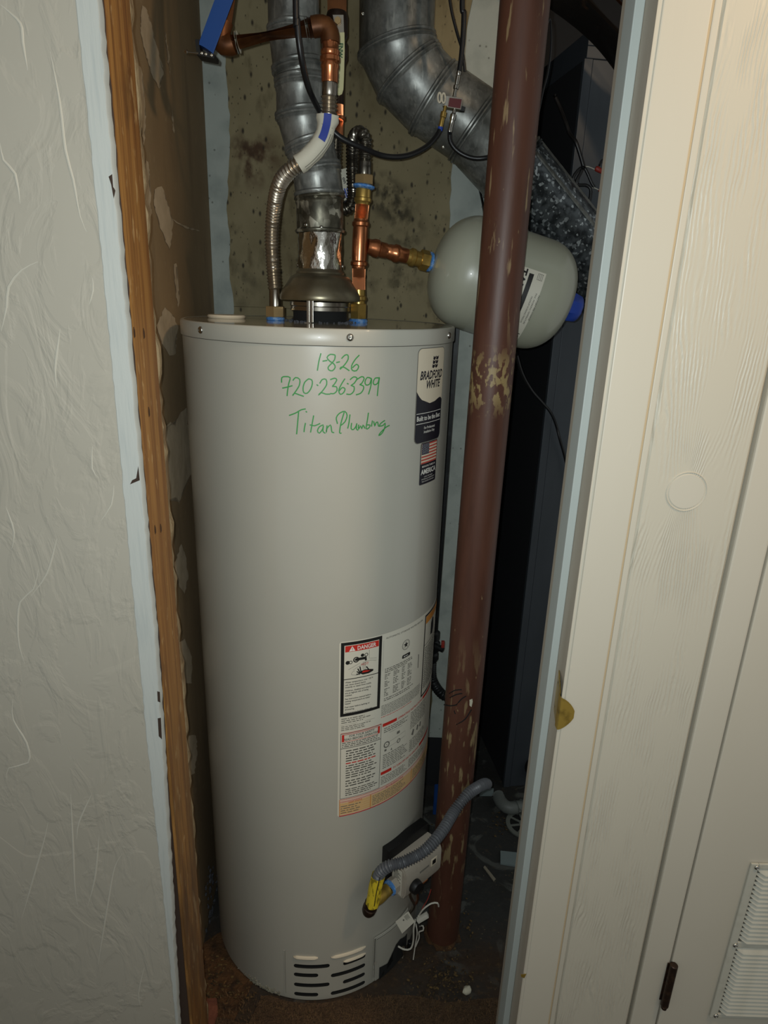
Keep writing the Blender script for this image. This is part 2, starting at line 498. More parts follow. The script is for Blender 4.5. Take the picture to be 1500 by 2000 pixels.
def tube(pts, r, n=12, rib=None, step=.006, bm=None, smooth=True, taper=None, flat=1.0, flatdir=None):
    """A round tube along pts; rib = (pitch, depth) corrugates it; r may be a function of 0..1."""
    pts = [Vector(p) for p in pts]
    if bm is None:
        bm = bmesh.new()
    st = rib[0] / 4 if rib else step
    path = catmull(pts, st) if smooth and len(pts) > 2 else None
    if path is None:
        path = []
        for a, b in zip(pts, pts[1:]):
            k = max(1, int((b - a).length / st)) if rib else 1
            path += [a.lerp(b, i / k) for i in range(k)]
        path.append(pts[-1])
    acc = [0.0]
    for a, b in zip(path, path[1:]):
        acc.append(acc[-1] + (b - a).length)
    tot = acc[-1] or 1
    u = None
    rings = []
    for i, c in enumerate(path):
        d = (path[min(i + 1, len(path) - 1)] - path[max(i - 1, 0)]).normalized()
        if u is None:
            u, v = frame(d)
        else:
            u = (u - d * u.dot(d)).normalized()
            v = u.cross(d).normalized() * -1
        rr = r(acc[i] / tot) if callable(r) else r
        if rib:
            rr += rib[1] * math.sin(2 * math.pi * acc[i] / rib[0])
        if flatdir is not None:
            fu = (flatdir - d * flatdir.dot(d)).normalized()
            fv = fu.cross(d)
            rings.append([bm.verts.new(c + fu * (rr * flat * math.cos(2 * math.pi * k / n)) + fv * (rr * math.sin(2 * math.pi * k / n))) for k in range(n)])
        else:
            rings.append([bm.verts.new(c + (u * math.cos(2 * math.pi * k / n) + v * math.sin(2 * math.pi * k / n)) * rr) for k in range(n)])
    for a, b in zip(rings, rings[1:]):
        for k in range(n):
            bm.faces.new((a[k], a[(k + 1) % n], b[(k + 1) % n], b[k]))
    bm.faces.new(rings[0])
    bm.faces.new(rings[-1][::-1])
    return bm

def box(lo, hi, bev=0.0, bm=None):
    return obox(Vector(lo), Vector((1, 0, 0)), Vector((0, 1, 0)), Vector((0, 0, 1)), Vector(hi) - Vector(lo), bev, bm)

def obox(o, ax, ay, az, size, bev=0.0, bm=None):
    new = bmesh.new()
    vs = [new.verts.new(o + ax * (size[0] * i) + ay * (size[1] * j) + az * (size[2] * k)) for i in (0, 1) for j in (0, 1) for k in (0, 1)]
    for f in ((0, 1, 3, 2), (4, 6, 7, 5), (0, 4, 5, 1), (2, 3, 7, 6), (0, 2, 6, 4), (1, 5, 7, 3)):
        new.faces.new([vs[i] for i in f])
    if bev:
        bmesh.ops.bevel(new, geom=new.edges[:], offset=bev, segments=2, profile=.6, affect='EDGES')
    if bm is None:
        return new
    me = bpy.data.meshes.new('t')
    new.to_mesh(me)
    new.free()
    bm.from_mesh(me)
    bpy.data.meshes.remove(me)
    return bm

def slab(pts, n, th, bm=None):
    """Polygon pts (world) extruded by n*th."""
    if bm is None:
        bm = bmesh.new()
    a = [bm.verts.new(p) for p in pts]
    b = [bm.verts.new(Vector(p) + n * th) for p in pts]
    bm.faces.new(a)
    bm.faces.new(b[::-1])
    for i in range(len(pts)):
        j = (i + 1) % len(pts)
        bm.faces.new((a[i], a[j], b[j], b[i]))
    return bm

def hexnut(A, B, r, bev=.0012):
    bm = bmesh.new()
    A, B = Vector(A), Vector(B)
    L_ = (B - A).length
    lathe(bm, A, B, [(0, r * .93), (bev / L_, r), (1 - bev / L_, r), (1, r * .93)], 6, phase=.5)
    return bm

def screw_head(c, n, r):
    bm = bmesh.new()
    lathe(bm, c, c + n * r, [(0, r), (.25, r), (.5, r * .8), (.62, r * .45), (.45, r * .3), (.4, .0001)], 14)
    return bm

# ---- things printed on the curved jacket: flat shapes in (u, z) wrapped on the cylinder
def wrap(bm, off, step=.009):
    us = [v.co.x for v in bm.verts]
    lo, hi = min(us), max(us)
    k = math.floor(lo / step) + 1
    while k * step < hi:
        bmesh.ops.bisect_plane(bm, geom=bm.verts[:] + bm.edges[:] + bm.faces[:], plane_co=(k * step, 0, 0), plane_no=(1, 0, 0))
        k += 1
    for v in bm.verts:
        v.co = cyl(v.co.x, v.co.z, off)
    return bm
def poly2(pts, bm=None):
    if bm is None:
        bm = bmesh.new()
    f = bm.faces.new([bm.verts.new((u, 0, z)) for u, z in pts])
    if len(pts) > 4:
        bmesh.ops.triangulate(bm, faces=[f])
    return bm
def rect2(u0, z0, u1, z1, bm=None):
    return poly2([(u0, z0), (u1, z0), (u1, z1), (u0, z1)], bm)
def rrect(u0, z0, u1, z1, r, bm=None, k=5):
    pts = []
    for cx, cz, a0 in ((u1 - r, z1 - r, 0), (u0 + r, z1 - r, 90), (u0 + r, z0 + r, 180), (u1 - r, z0 + r, 270)):
        for i in range(k + 1):
            a = R_(a0 + 90 * i / k)
            pts.append((cx + r * math.cos(a), cz + r * math.sin(a)))
    return poly2(pts, bm)
def stroke2(pts, wd, bm=None, smooth=True):
    """A pen stroke of width wd through 2-D points."""
    if bm is None:
        bm = bmesh.new()
    p3 = [Vector((u, 0, z)) for u, z in pts]
    if len(p3) > 2 and smooth:
        p3 = catmull(p3, .003)
    h = wd / 2
    prev = None
    for i, p in enumerate(p3):
        d = (p3[min(i + 1, len(p3) - 1)] - p3[max(i - 1, 0)])
        d = d.normalized() if d.length > 1e-9 else Vector((1, 0, 0))
        nn = Vector((-d.z, 0, d.x)) * h
        ee = d * (h * .6 if i == len(p3) - 1 else (-h * .6 if i == 0 else 0))
        cur = (bm.verts.new(p + nn + ee), bm.verts.new(p - nn + ee))
        if prev:
            bm.faces.new((prev[0], prev[1], cur[1], cur[0]))
        prev = cur
    return bm
def text2(s, u0, z0, height, width=None, bm=None, shear=0.0, bold=0.0, align='L', rise=0.0, narrow=1.0):
    """Lettering with its baseline start at (u0, z0), capital height `height`, squeezed to `width`."""
    if bm is None:
        bm = bmesh.new()
    cu = bpy.data.curves.new('t', 'FONT')
    cu.body = s
    cu.size = 1.0
    cu.shear = shear
    cu.offset = bold
    cu.resolution_u = 2
    ob = bpy.data.objects.new('t', cu)
    COL.objects.link(ob)
    dg = bpy.context.evaluated_depsgraph_get()
    me = bpy.data.meshes.new_from_object(ob.evaluated_get(dg))
    xs = [v.co.x for v in me.vertices] or [0, 1]
    x0, x1 = min(xs), max(xs)
    sc = height / .70
    sx = (width / (x1 - x0)) if width else sc * narrow
    W_ = (x1 - x0) * sx
    sh = 0 if align == 'L' else (W_ / 2 if align == 'C' else W_)
    new = bmesh.new()
    new.from_mesh(me)
    for v in new.verts:
        ux = (v.co.x - x0) * sx - sh
        v.co = Vector((u0 + ux, 0, z0 + v.co.y * sc + ux * rise))
    new.to_mesh(me)
    new.free()
    bm.from_mesh(me)
    bpy.data.objects.remove(ob)
    bpy.data.curves.remove(cu)
    bpy.data.meshes.remove(me)
    return bm
def lines2(u0, u1, ztop, zbot, n, bm=None, fill=.45, ragged=.3, seed=1):
    """Print too small to read: rows of word-long dashes."""
    if bm is None:
        bm = bmesh.new()
    rn = random.Random(seed)
    lh = (ztop - zbot) / n
    for i in range(n):
        z = ztop - lh * (i + .5)
        u = u0
        end = u1 - (u1 - u0) * rn.random() * ragged
        while u < end:
            wl = rn.uniform(.5, 2.6) * lh
            wl = min(wl, end - u)
            if wl > lh * .2:
                rect2(u, z - lh * fill * .40, u + wl, z + lh * fill * .40, bm)
            u += wl + lh * .42
    return bm

# ================================================================== THE SETTING
YF = 0.80                                             # room-side face of the closet's front wall
N_ = Vector((0, -1, 0))
SIDE_A, SIDE_B = Vector((-0.383, 0.917, 0)), Vector((-0.430, 1.65, 0))
SD = (SIDE_B - SIDE_A).normalized()
SN = Vector((SD.y, -SD.x, 0))                         # points into the closet
HC = 2.55

put('floor', box((-1.3, -.9, -.05), (1.5, 2.45, 0)), 'floor', smooth=False, kind='structure')
put('ceiling', box((-1.3, YF, HC), (1.5, 2.45, HC + .05)), 'ceiling', smooth=False, kind='structure')

# --- left: textured front wall with the bare strip where the trim was
def left_wall():
    def edge(z):
        q = max(0.0, min(1.0, (1.02 - z) / .80))
        return -.3130 - .0215 * q ** 1.2
    zz = [0, .2, .3, .4, .5, .6, .7, .8, .9, 1.02, HC]
    wl = put('wall_left', slab([Vector((-1.3, YF, 0))] + [Vector((edge(z) - .0032, YF, z)) for z in zz] + [Vector((-1.3, YF, HC))], Vector((0, 1, 0)), .0127), 'plaster', smooth=False, kind='structure')
    # bare strip with a wavy paint line, a hair proud of the plaster
    bm = bmesh.new()
    rn = random.Random(3)
    zs = [i * HC / 260 for i in range(261)]
    L0 = []
    for z in zs:
        base = -.3375 + .0015 * math.sin(z * 5) + rn.uniform(-.0007, .0007) + (-.003 * min(1, max(0, (1.0 - z) / .75)))
        L0.append(base)
    rows = []
    for z, l in zip(zs, L0):
        r = edge(z) + rn.uniform(-.0012, .0006)
        zs2 = None
        rows.append([bm.verts.new((x, y, z)) for x, y in ((l, YF + .0002), (l + .001, YF - .0006), (r - .001, YF - .0006), (r, YF + .0008), (r, YF + .0120))])
    for a, b in zip(rows, rows[1:]):
        for i in range(4):
            bm.faces.new((a[i], a[i + 1], b[i + 1], b[i]))
    put('bare_strip', bm, 'bare_white', wl, label='bare white strip left where the door trim was removed')
    # trowel ridges
    bm = bmesh.new()
    S = [[(0, 8), (33, 37), (43, 55), (45, 83), (55, 140)], [(68, 27), (77, 90)],
         [(97, 93), (117, 200), (128, 293), (143, 350), (157, 423), (173, 460)], [(0, 277), (7, 313), (30, 340), (40, 400)],
         [(28, 200), (27, 283)], [(77, 510), (43, 527), (17, 560), (13, 600), (2, 650)], [(80, 513), (92, 573)],
         [(180, 537), (182, 567), (173, 600)], [(133, 507), (147, 583)], [(216, 827), (217, 880)], [(181, 866), (180, 915), (195, 936)],
         [(223, 943), (218, 985), (195, 1020)], [(211, 1069), (211, 1177)], [(237, 1174), (195, 1282)],
         [(76, 1108), (66, 1150), (40, 1175), (35, 1220), (38, 1262), (50, 1300)], [(25, 1363), (26, 1405), (52, 1450), (56, 1489), (17, 1500), (14, 1524)],
         [(16, 1468), (2, 1475)], [(14, 1524), (3, 1597)], [(38, 1524), (7, 1650)], [(95, 1601), (84, 1650), (42, 1797)],
         [(96, 1603), (102, 1665)], [(271, 1414), (228, 1510)], [(192, 1443), (163, 1489)], [(138, 1545), (143, 1650), (147, 1737), (154, 1776)],
         [(145, 1522), (148, 1582)], [(194, 1629), (186, 1713), (171, 1772)], [(180, 1549), (154, 1608), (150, 1643)],
         [(241, 1664), (224, 1695), (210, 1772), (191, 1888)], [(259, 1590), (273, 1671)], [(297, 1692), (299, 1748)],
         [(114, 1699), (73, 1755)], [(38, 1681), (7, 1762)], [(157, 1870), (131, 1958)], [(283, 1884), (271, 1940), (276, 1972)],
         [(248, 1846), (224, 1947)], [(37, 1060), (18, 1110)], [(10, 985), (28, 1040), (22, 1075)], [(112, 1050), (92, 1120), (60, 1165)],
         [(150, 1310), (157, 1350)], [(160, 1090), (150, 1180)], [(118, 640), (108, 720), (112, 760)], [(60, 680), (48, 745)], [(150, 700), (160, 770)], [(20, 820), (34, 900)]]
    for k, s in enumerate(S):
        tot = sum(math.dist(a, b) for a, b in zip(s, s[1:]))
        wmx = .0007 + min(.0011, tot * .000009)
        tube([P(x, y, YF + .0004) for x, y in s], lambda t, wmx=wmx: wmx * (.25 + .75 * math.sin(math.pi * min(.98, max(.02, t)))), 7, step=.012, bm=bm, flat=.75, flatdir=Vector((0, 1, 0)))
    put('trowel_ridge', bm, 'plaster_ridge', wl, kind='stuff')
    # ragged dark edge behind the strip, torn bits at two heights
    bm = bmesh.new()
    rows = []
    for i in range(160):
        z = .02 + i * (HC - .04) / 159
        wdt = .0012 + .0016 * rn.random()
        ex = edge(z)
        rows.append([bm.verts.new((ex - .0014 + wdt * q, YF + .0129 - .001 * (1 - q), z)) for q in (0, 1)])
    for a, b in zip(rows, rows[1:]):
        bm.faces.new((a[0], a[1], b[1], b[0]))
    put('torn_edge', bm, 'jag', wl)
    put('gap_shade', box((-.375, .8135, 0), (-.3195, .8155, HC)), 'jag', wl, smooth=False)  # dark sheet added to stand in for shade in the gap
    for pts in ([(212, 345), (219, 340), (221, 365), (225, 372), (222, 388), (217, 360)], [(270, 910), (273, 938), (254, 946), (258, 938), (266, 934)],
                [(307, 1350), (312, 1352), (313, 1372), (308, 1370)], [(308, 1403), (314, 1402), (316, 1444), (310, 1438)]):
        bm = slab([P(x, y, YF - .0007) for x, y in pts], Vector((0, 1, 0)), .0006)
        put('torn_hole', bm, 'jag', wl, smooth=False)
    # back-side drywall of the same wall, its rough edge showing beside the stud
    bm = bmesh.new()
    rows = []
    for i in range(140):
        z = i * HC / 139
        e = -.3165 + rn.uniform(-.0042, .0026) - .004 * max(0, 1 - z / 1.0)
        rows.append([bm.verts.new((x, y, z)) for x, y in ((e - .006, .9035), (e, .9045), (e + rn.uniform(-.001, .001), .911), (e - .001, .917), (-.40, .917))])
    for a, b in zip(rows, rows[1:]):
        for i in range(4):
            bm.faces.new((a[i], a[i + 1], b[i + 1], b[i]))
    put('drywall_edge', bm, 'drywall_edge', wl)
left_wall()

# --- wood stud of the opening
st = thing('wall_stud', 'bare orange pine stud standing in the opening beside the white strip', 'stud', (-.335, .859, 0))
put('timber', box((-.353, .816, 0), (-.316, .9035, HC), .003), 'stud', st)
put('rounded_edge', tube([(-.3172, .8165, .0), (-.3172, .8165, HC)], .0028, 8, smooth=False), 'stud_edge', st, label='rounded edge of the stud with its highlight painted paler')
for x, y in ((262, 650), (281, 652), (291, 805), (303, 1035), (314, 1032)):
    p = PX(x, y, -.3158)
    put('knot', slab([p + Vector((0, .0026 * math.cos(a * .5236), .0065 * math.sin(a * .5236) * (1 + .25 * math.cos(a * 1.7)))) for a in range(12)], Vector((1, 0, 0)), .0004), 'knot', st, smooth=False)

# --- closet interior walls
def side_pt(x, y, off=0.0):
    return PP(x, y, SIDE_A, SN) + SN * off
sw = put('wall_side', slab([SIDE_A, SIDE_B, SIDE_B + Vector((0, 0, HC)), SIDE_A + Vector((0, 0, HC))], SN * -1, .02), 'drywall_tan', smooth=False, kind='structure')
rn = random.Random(11)
def patch(poly, sc, o=(0, 0)):
    pts = [(o[0] + x / sc, o[1] + y / sc) for x, y in poly]
    fine = []
    for i, a in enumerate(pts):
        b = pts[(i + 1) % len(pts)]
        k = max(1, int(math.dist(a, b) / 5))
        for j in range(k):
            t = j / k
            q = 1.9 if j else .5
            fine.append((a[0] + (b[0] - a[0]) * t + rn.uniform(-q, q), a[1] + (b[1] - a[1]) * t + rn.uniform(-q, q)))
    bm = bmesh.new()
    f = bm.faces.new([bm.verts.new(side_pt(x, y, .0008)) for x, y in fine])
    bmesh.ops.triangulate(bm, faces=[f])
    put('mud_patch', bm, 'mud', sw, smooth=False)
for poly in ([(830, 30), (860, 60), (910, 250), (955, 420), (930, 520), (890, 440), (850, 300), (820, 180)],
             [(905, 1110), (945, 1090), (990, 1230), (1015, 1300), (990, 1460), (945, 1350), (900, 1200)],
             [(965, 180), (985, 300), (995, 440), (975, 300)],
             [(1005, 1285), (1080, 1320), (1170, 1355), (1080, 1335)],
             [(1005, 640), (1018, 780), (1008, 760)],
             [(805, 380), (830, 420), (850, 700), (840, 860), (820, 700)], [(850, 920), (865, 950), (885, 1250), (860, 1330), (845, 1100)],
             [(1015, 1550), (1030, 1540), (1050, 1760), (1040, 1800)]):
    patch(poly, 3.0)
for poly in ([(440, 100), (490, 0), (545, 60), (560, 100), (550, 260), (515, 270), (470, 200)],
             [(480, 690), (520, 640), (550, 665), (570, 600), (610, 560), (625, 720), (645, 900), (600, 1000), (570, 1100), (550, 1060), (500, 1080), (490, 900)],
             [(540, 1440), (580, 1320), (610, 1400), (620, 1500), (600, 1600), (570, 1560)],
             [(560, 1880), (600, 1850), (640, 1950), (640, 2100), (560, 2100)]):
    patch(poly, 2.857, (150, 600))
patch([(1050, 390), (1090, 390), (1100, 450), (1085, 600), (1040, 620), (1030, 500)], 2.857, (0, 1300))
# grey lint heaped along the foot of the side wall
bm = bmesh.new()
for k in range(46):
    x, y = rn.uniform(398, 424), rn.uniform(1690, 1830)
    q = side_pt(x, y, .004)
    q.z = max(q.z, .003)
    s = rn.uniform(.002, .007)
    bmesh.ops.create_icosphere(bm, subdivisions=1, radius=s, matrix=Matrix.Translation(q) @ Matrix.Diagonal((.5, 1, rn.uniform(.8, 2.2), 1)))
solo('lint_heap', bm, 'dust_grey', 'grey lint and cobweb gathered at the wall foot left of the tank', 'lint', kind='stuff')

wb = put('wall_back', box((-.46, 1.65, .225), (.262, 1.67, HC)), 'backwall', smooth=False, kind='structure')
def band(x0, x1, wob, name, mat, z0, z1, side, seed):
    r = random.Random(seed)
    bm = bmesh.new()
    rows = []
    n = 90
    ph = 0
    for i in range(n + 1):
        z = z0 + (z1 - z0) * i / n
        ph += r.uniform(-.0035, .0035)
        ph *= .9
        e = wob * math.sin(z * 7 + seed) + ph
        a, b = (x0, x1 + e) if side > 0 else (x0 + e, x1)
        rows.append([bm.verts.new((x, y, z)) for x, y in ((a, 1.6497), (a + .001, 1.6485), (b - .001, 1.6485), (b, 1.6497))])
    for a, b in zip(rows, rows[1:]):
        for i in range(3):
            bm.faces.new((a[i], a[i + 1], b[i + 1], b[i]))
    put(name, bm, mat, wb, label='pale grey band of joint compound')
band(-.4305, -.386, .004, 'joint_compound', 'mud_grey', 1.20, HC, 1, 2)
band(.142, .262, .012, 'joint_compound', 'mud_grey', .225, HC, -1, 5)
a, b = P(418, 597, 1.6499), P(640, 605, 1.6499)
put('tape_ridge', tube([a, b], .0007, 6, smooth=False), 'backwall', wb)
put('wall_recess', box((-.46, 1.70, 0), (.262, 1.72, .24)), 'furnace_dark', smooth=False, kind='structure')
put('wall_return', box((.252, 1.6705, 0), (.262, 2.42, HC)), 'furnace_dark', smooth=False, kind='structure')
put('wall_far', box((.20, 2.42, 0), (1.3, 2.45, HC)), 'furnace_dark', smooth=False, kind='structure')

# --- right: jamb, stop, casing, grain wall, door
jb = put('trim_1', box((.270, YF + .002, 0), (.2885, .938, HC), .001), 'jamb', smooth=False, kind='structure')
put('door_stop', box((.2585, .862, 0), (.2698, .900, HC), .0012), 'stop', jb, smooth=False, label='paler door stop strip on the jamb')
put('stop_reveal', box((.2655, .9005, 0), (.2698, .937, HC), .001), 'jamb', jb, smooth=False)
ca = put('trim_2', box((.2665, YF - .007, 0), (.3165, YF + .001, HC), .0015), 'rpaint', smooth=False, kind='structure')
put('edge_bead', tube([(.2650, YF - .0045, 0), (.2650, YF - .0045, HC)], .0032, 10, smooth=False), 'rpaint', ca)
put('caulk_line', box((.3166, YF - .0056, 0), (.3188, YF - .003, HC)), 'seamline', ca, smooth=False)
KN = P(1341, 960, YF - .0035)
MT['grain'] = grain_material(KN)
wr = put('wall_right', box((.2885, YF + .012, 0), (.504, YF + .03, HC)), 'rpaint', smooth=False, kind='structure')
put('rabbet_board', box((.3194, YF - .005, 0), (.3275, YF + .012, HC), .0015), 'rpaint', wr, smooth=False)
# board with grain, its plug set in a routed ring
def grain_board():
    bm = bmesh.new()
    x0, x1, yf = .3285, .4555, YF - .0035
    prof = [(x0, YF + .012), (x0, yf + .003), (x0 + .003, yf), (x1 - .004, yf), (x1, yf + .004), (x1, YF + .012)]
    a = [bm.verts.new((x, y, 0)) for x, y in prof]
    b = [bm.verts.new((x, y, HC)) for x, y in prof]
    for i in range(len(prof) - 1):
        bm.faces.new((a[i], a[i + 1], b[i + 1], b[i]))
    put('grain_board', bm, 'grain', wr, sharp=20)
    bm = bmesh.new()
    r = .026
    lathe(bm, KN + Vector((0, .0002, 0)), KN - Vector((0, .001, 0)), [(0, r + .0004), (1.0, r - .0001), (1.1, r - .0006), (.05, r - .0014), (.0, r - .0028), (.85, r - .0036), (.85, .0001)], 40, cap=False)
    put('knot_plug', bm, 'rpaint', wr, label='round plug patching a knot in the board')
grain_board()
put('stile_board', box((.4605, YF - .0035, 0), (.5045, YF + .012, HC), .003), 'rpaint', wr, smooth=False)

dr = put('door_1', box((.5075, YF - .004, .012), (1.18, YF + .03, 2.10), .002), 'rpaint', smooth=False, kind='structure')
bm = cylinder((.5085, YF - .009, .352), (.5085, YF - .009, .448), .0066, 16, .0012)
obox(Vector((.500, YF - .0052, .360)), Vector((1, 0, 0)), Vector((0, 1, 0)), Vector((0, 0, 1)), (.007, .001, .086), 0, bm)
hg = put('hinge', bm, 'dark_bronze', dr, label='dark bronze hinge knuckle')
put('hinge_pin_tip', cylinder((.5085, YF - .009, .3445), (.5085, YF - .009, .3515), .0048, 12, .0012), 'dark_bronze', hg)
def vent():
    g = thing('vent_grille', 'painted metal louvre vent grille screwed low on the right-hand door', 'vent', (.73, YF - .004, .325))
    y0 = YF - .0045
    x0, x1, z0, z1, zm = .592, .872, .325, .667, .496
    for xa in (x0, x1 - .012):
        put('side_rail', box((xa, y0 - .004, z0), (xa + .012, y0, z1), .0015), 'slat', g, smooth=False)
    for za, zb in ((z0, z0 + .010), (zm - .006, zm + .006), (z1 - .010, z1)):
        put('cross_rail', box((x0 + .0121, y0 - .004, za), (x1 - .0121, y0, zb), .0015), 'slat', g, smooth=False)
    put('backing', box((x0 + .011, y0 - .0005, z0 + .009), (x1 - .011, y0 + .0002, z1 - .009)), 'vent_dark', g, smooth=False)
    proto = None
    k = 0
    for a, b, n in ((z0 + .0115, zm - .0075, 17), (zm + .0075, z1 - .0115, 17)):
        for i in range(n):
            z = a + (b - a) * (i + .5) / n
            h = (b - a) / n * .94
            if proto is None:
                bm = bmesh.new()
                xs = [x0 + .0135, x0 + .017, x0 + .024, x1 - .024, x1 - .017, x1 - .0135]
                dep = [0, .45, 1, 1, .45, 0]
                rows = []
                for x, dd in zip(xs, dep):
                    up = (1 - dd) * h * .55
                    rows.append([bm.verts.new((x, y0 - .0006 - dd * q * .0078, z - h / 2 + t * h + up * (1 - t))) for t, q in ((0, .15), (.08, 1.0), (.35, .85), (.75, .3), (1, .0))])
                for p, q in zip(rows, rows[1:]):
                    for j in range(4):
                        bm.faces.new((p[j], p[j + 1], q[j + 1], q[j]))
                proto = put('slat', bm, 'slat', g)
                pz = z
            else:
                c = proto.copy()
                COL.objects.link(c)
                c.parent = g
                c.location = (0, 0, z - pz)
    for z in (z0 + .006, zm, z1 - .006):
        put('screw', screw_head(Vector((x0 + .009, y0 - .004, z)), N_, .0042), 'chrome', g)
vent()

# brass strike plate wrapped round the jamb edge
def strike():
    zc = PX(1085, 1340, .27).z
    t = thing('strike_plate', 'tarnished brass strike plate with curved lip on the door jamb', 'strike plate', (.2685, .815, zc - .035))
    bm = bmesh.new()
    yb = .846
    pl = []
    for yy, zz in ((yb, .034), (.8005, .027), (.8005, -.028), (yb, -.034)):
        pl.append(Vector((.2697 if yy > .81 else .2612, yy, zc + zz)))
    slab(pl, Vector((-1, 0, 0)), .0012, bm)
    put('plate', bm, 'brass_old', t, smooth=False)
    # curled lip over the jamb edge and casing
    bm = bmesh.new()
    rows = []
    for i in range(13):
        a = i / 12
        x = .2600 + (.0215 * max(0, (a - .22) / .78) ** 1.1)
        y = .803 - .0122 * min(1.0, a * 3.6) ** .8
        hh = .0275 * math.cos(max(0, a - .1) / .9 * math.pi / 2 * .95) ** .6
        rows.append([bm.verts.new((x, y, zc - .004 + s * hh * 1.0)) for s in (-1, -.6, -.2, .2, .6, 1)])
    for p, q in zip(rows, rows[1:]):
        for j in range(5):
            bm.faces.new((p[j], p[j + 1], q[j + 1], q[j]))
    put('lip', bm, 'brass_old', t)
    for s in (.021, -.021):
        put('screw', screw_head(Vector((.2685, .832, zc + s)), Vector((-1, 0, 0)), .0042), 'dark_bronze', t)
    put('bolt_hole', box((.2674, .818, zc - .010), (.2684, .828, zc + .010)), 'blackgap', t, smooth=False)
strike()
# --- carpet at the threshold, dirt on the concrete
def carpet():
    pts = []
    for i in range(40):
        x = -.40 + .72 * i / 39
        y = 1.03 + .03 * math.sin(i * .55) * .2 - (.06 if x < -.25 else 0)
        if abs(x - XC) < .255:
            y = min(y, YC - math.sqrt(.255 ** 2 - (x - XC) ** 2) - .003)
        pts.append(Vector((x, y + rn.uniform(-.002, .002), .0005)))
    pts += [Vector((.32, .20, .0005)), Vector((-.40, .20, .0005))]
    c = solo('carpet', slab(pts, Vector((0, 0, 1)), .006), 'carpet', 'worn brown carpet edge on the floor before the tank', 'carpet', smooth=False)
    bm = bmesh.new()
    for k in range(5200):
        x, y = rn.uniform(-.33, .315), rn.uniform(.88, 1.03)
        if (x - XC) ** 2 + (y - YC) ** 2 < .266 ** 2:
            continue
        h = rn.uniform(.004, .011)
        a = rn.uniform(0, 6.28)
        d = Vector((math.cos(a), math.sin(a), 0)) * .0011
        l = Vector((rn.uniform(-.005, .005), rn.uniform(-.005, .005), h))
        p = Vector((x, y, .0062))
        bm.faces.new([bm.verts.new(p - d), bm.verts.new(p + d), bm.verts.new(p + l)])
    bmesh.ops.translate(bm, verts=bm.verts[:], vec=Vector((0, 0, 0)))
    put('carpet_pile', bm, 'carpet_fibre', c, smooth=False, kind='stuff')
carpet()
bm = bmesh.new()
pts = []
for i in range(30):
    a = 2 * math.pi * i / 30
    pts.append(Vector((-.335 + .075 * math.cos(a) * (1 + .15 * math.sin(3 * a)) , 1.055 + .13 * math.sin(a), .0006)))
pts = [p for p in pts]
slab(pts, Vector((0, 0, 1)), .0018, bm)
solo('dirt_patch', bm, 'rust_dirt', 'rust-brown crumbly dirt on the floor left of the tank base', 'dirt', kind='stuff', smooth=False)
bm = bmesh.new()
for k in range(240):
    if k < 130:
        x, y = rn.gauss(862, 24), rn.gauss(1915, 22)
    else:
        x, y = rn.uniform(840, 985), rn.uniform(1600, 1930)
    q = PZ(x, y, .002)
    if (q.x - XC) ** 2 + (q.y - YC) ** 2 < .26 ** 2 or q.x > .262:
        continue
    s = rn.uniform(.0012, .0038)
    bmesh.ops.create_icosphere(bm, subdivisions=1, radius=s, matrix=Matrix.Translation(q + Vector((0, 0, s * .3))) @ Matrix.Rotation(rn.uniform(0, 6), 4, 'Z') @ Matrix.Diagonal((1.4, .8, .6, 1)))
for k in range(150):
    x, y = rn.uniform(395, 500), rn.uniform(1860, 1950)
    q = PZ(x, y, .003)
    if (q.x - XC) ** 2 + (q.y - YC) ** 2 < .262 ** 2 or q.x < -.375:
        continue
    s = rn.uniform(.0012, .0035)
    bmesh.ops.create_icosphere(bm, subdivisions=1, radius=s, matrix=Matrix.Translation(q + Vector((0, 0, s * .3))) @ Matrix.Diagonal((1.4, .8, .6, 1)))
solo('floor_grit', bm, 'rubble', 'tan grit and crumbs scattered on the closet floor', 'grit', kind='stuff', smooth=False)

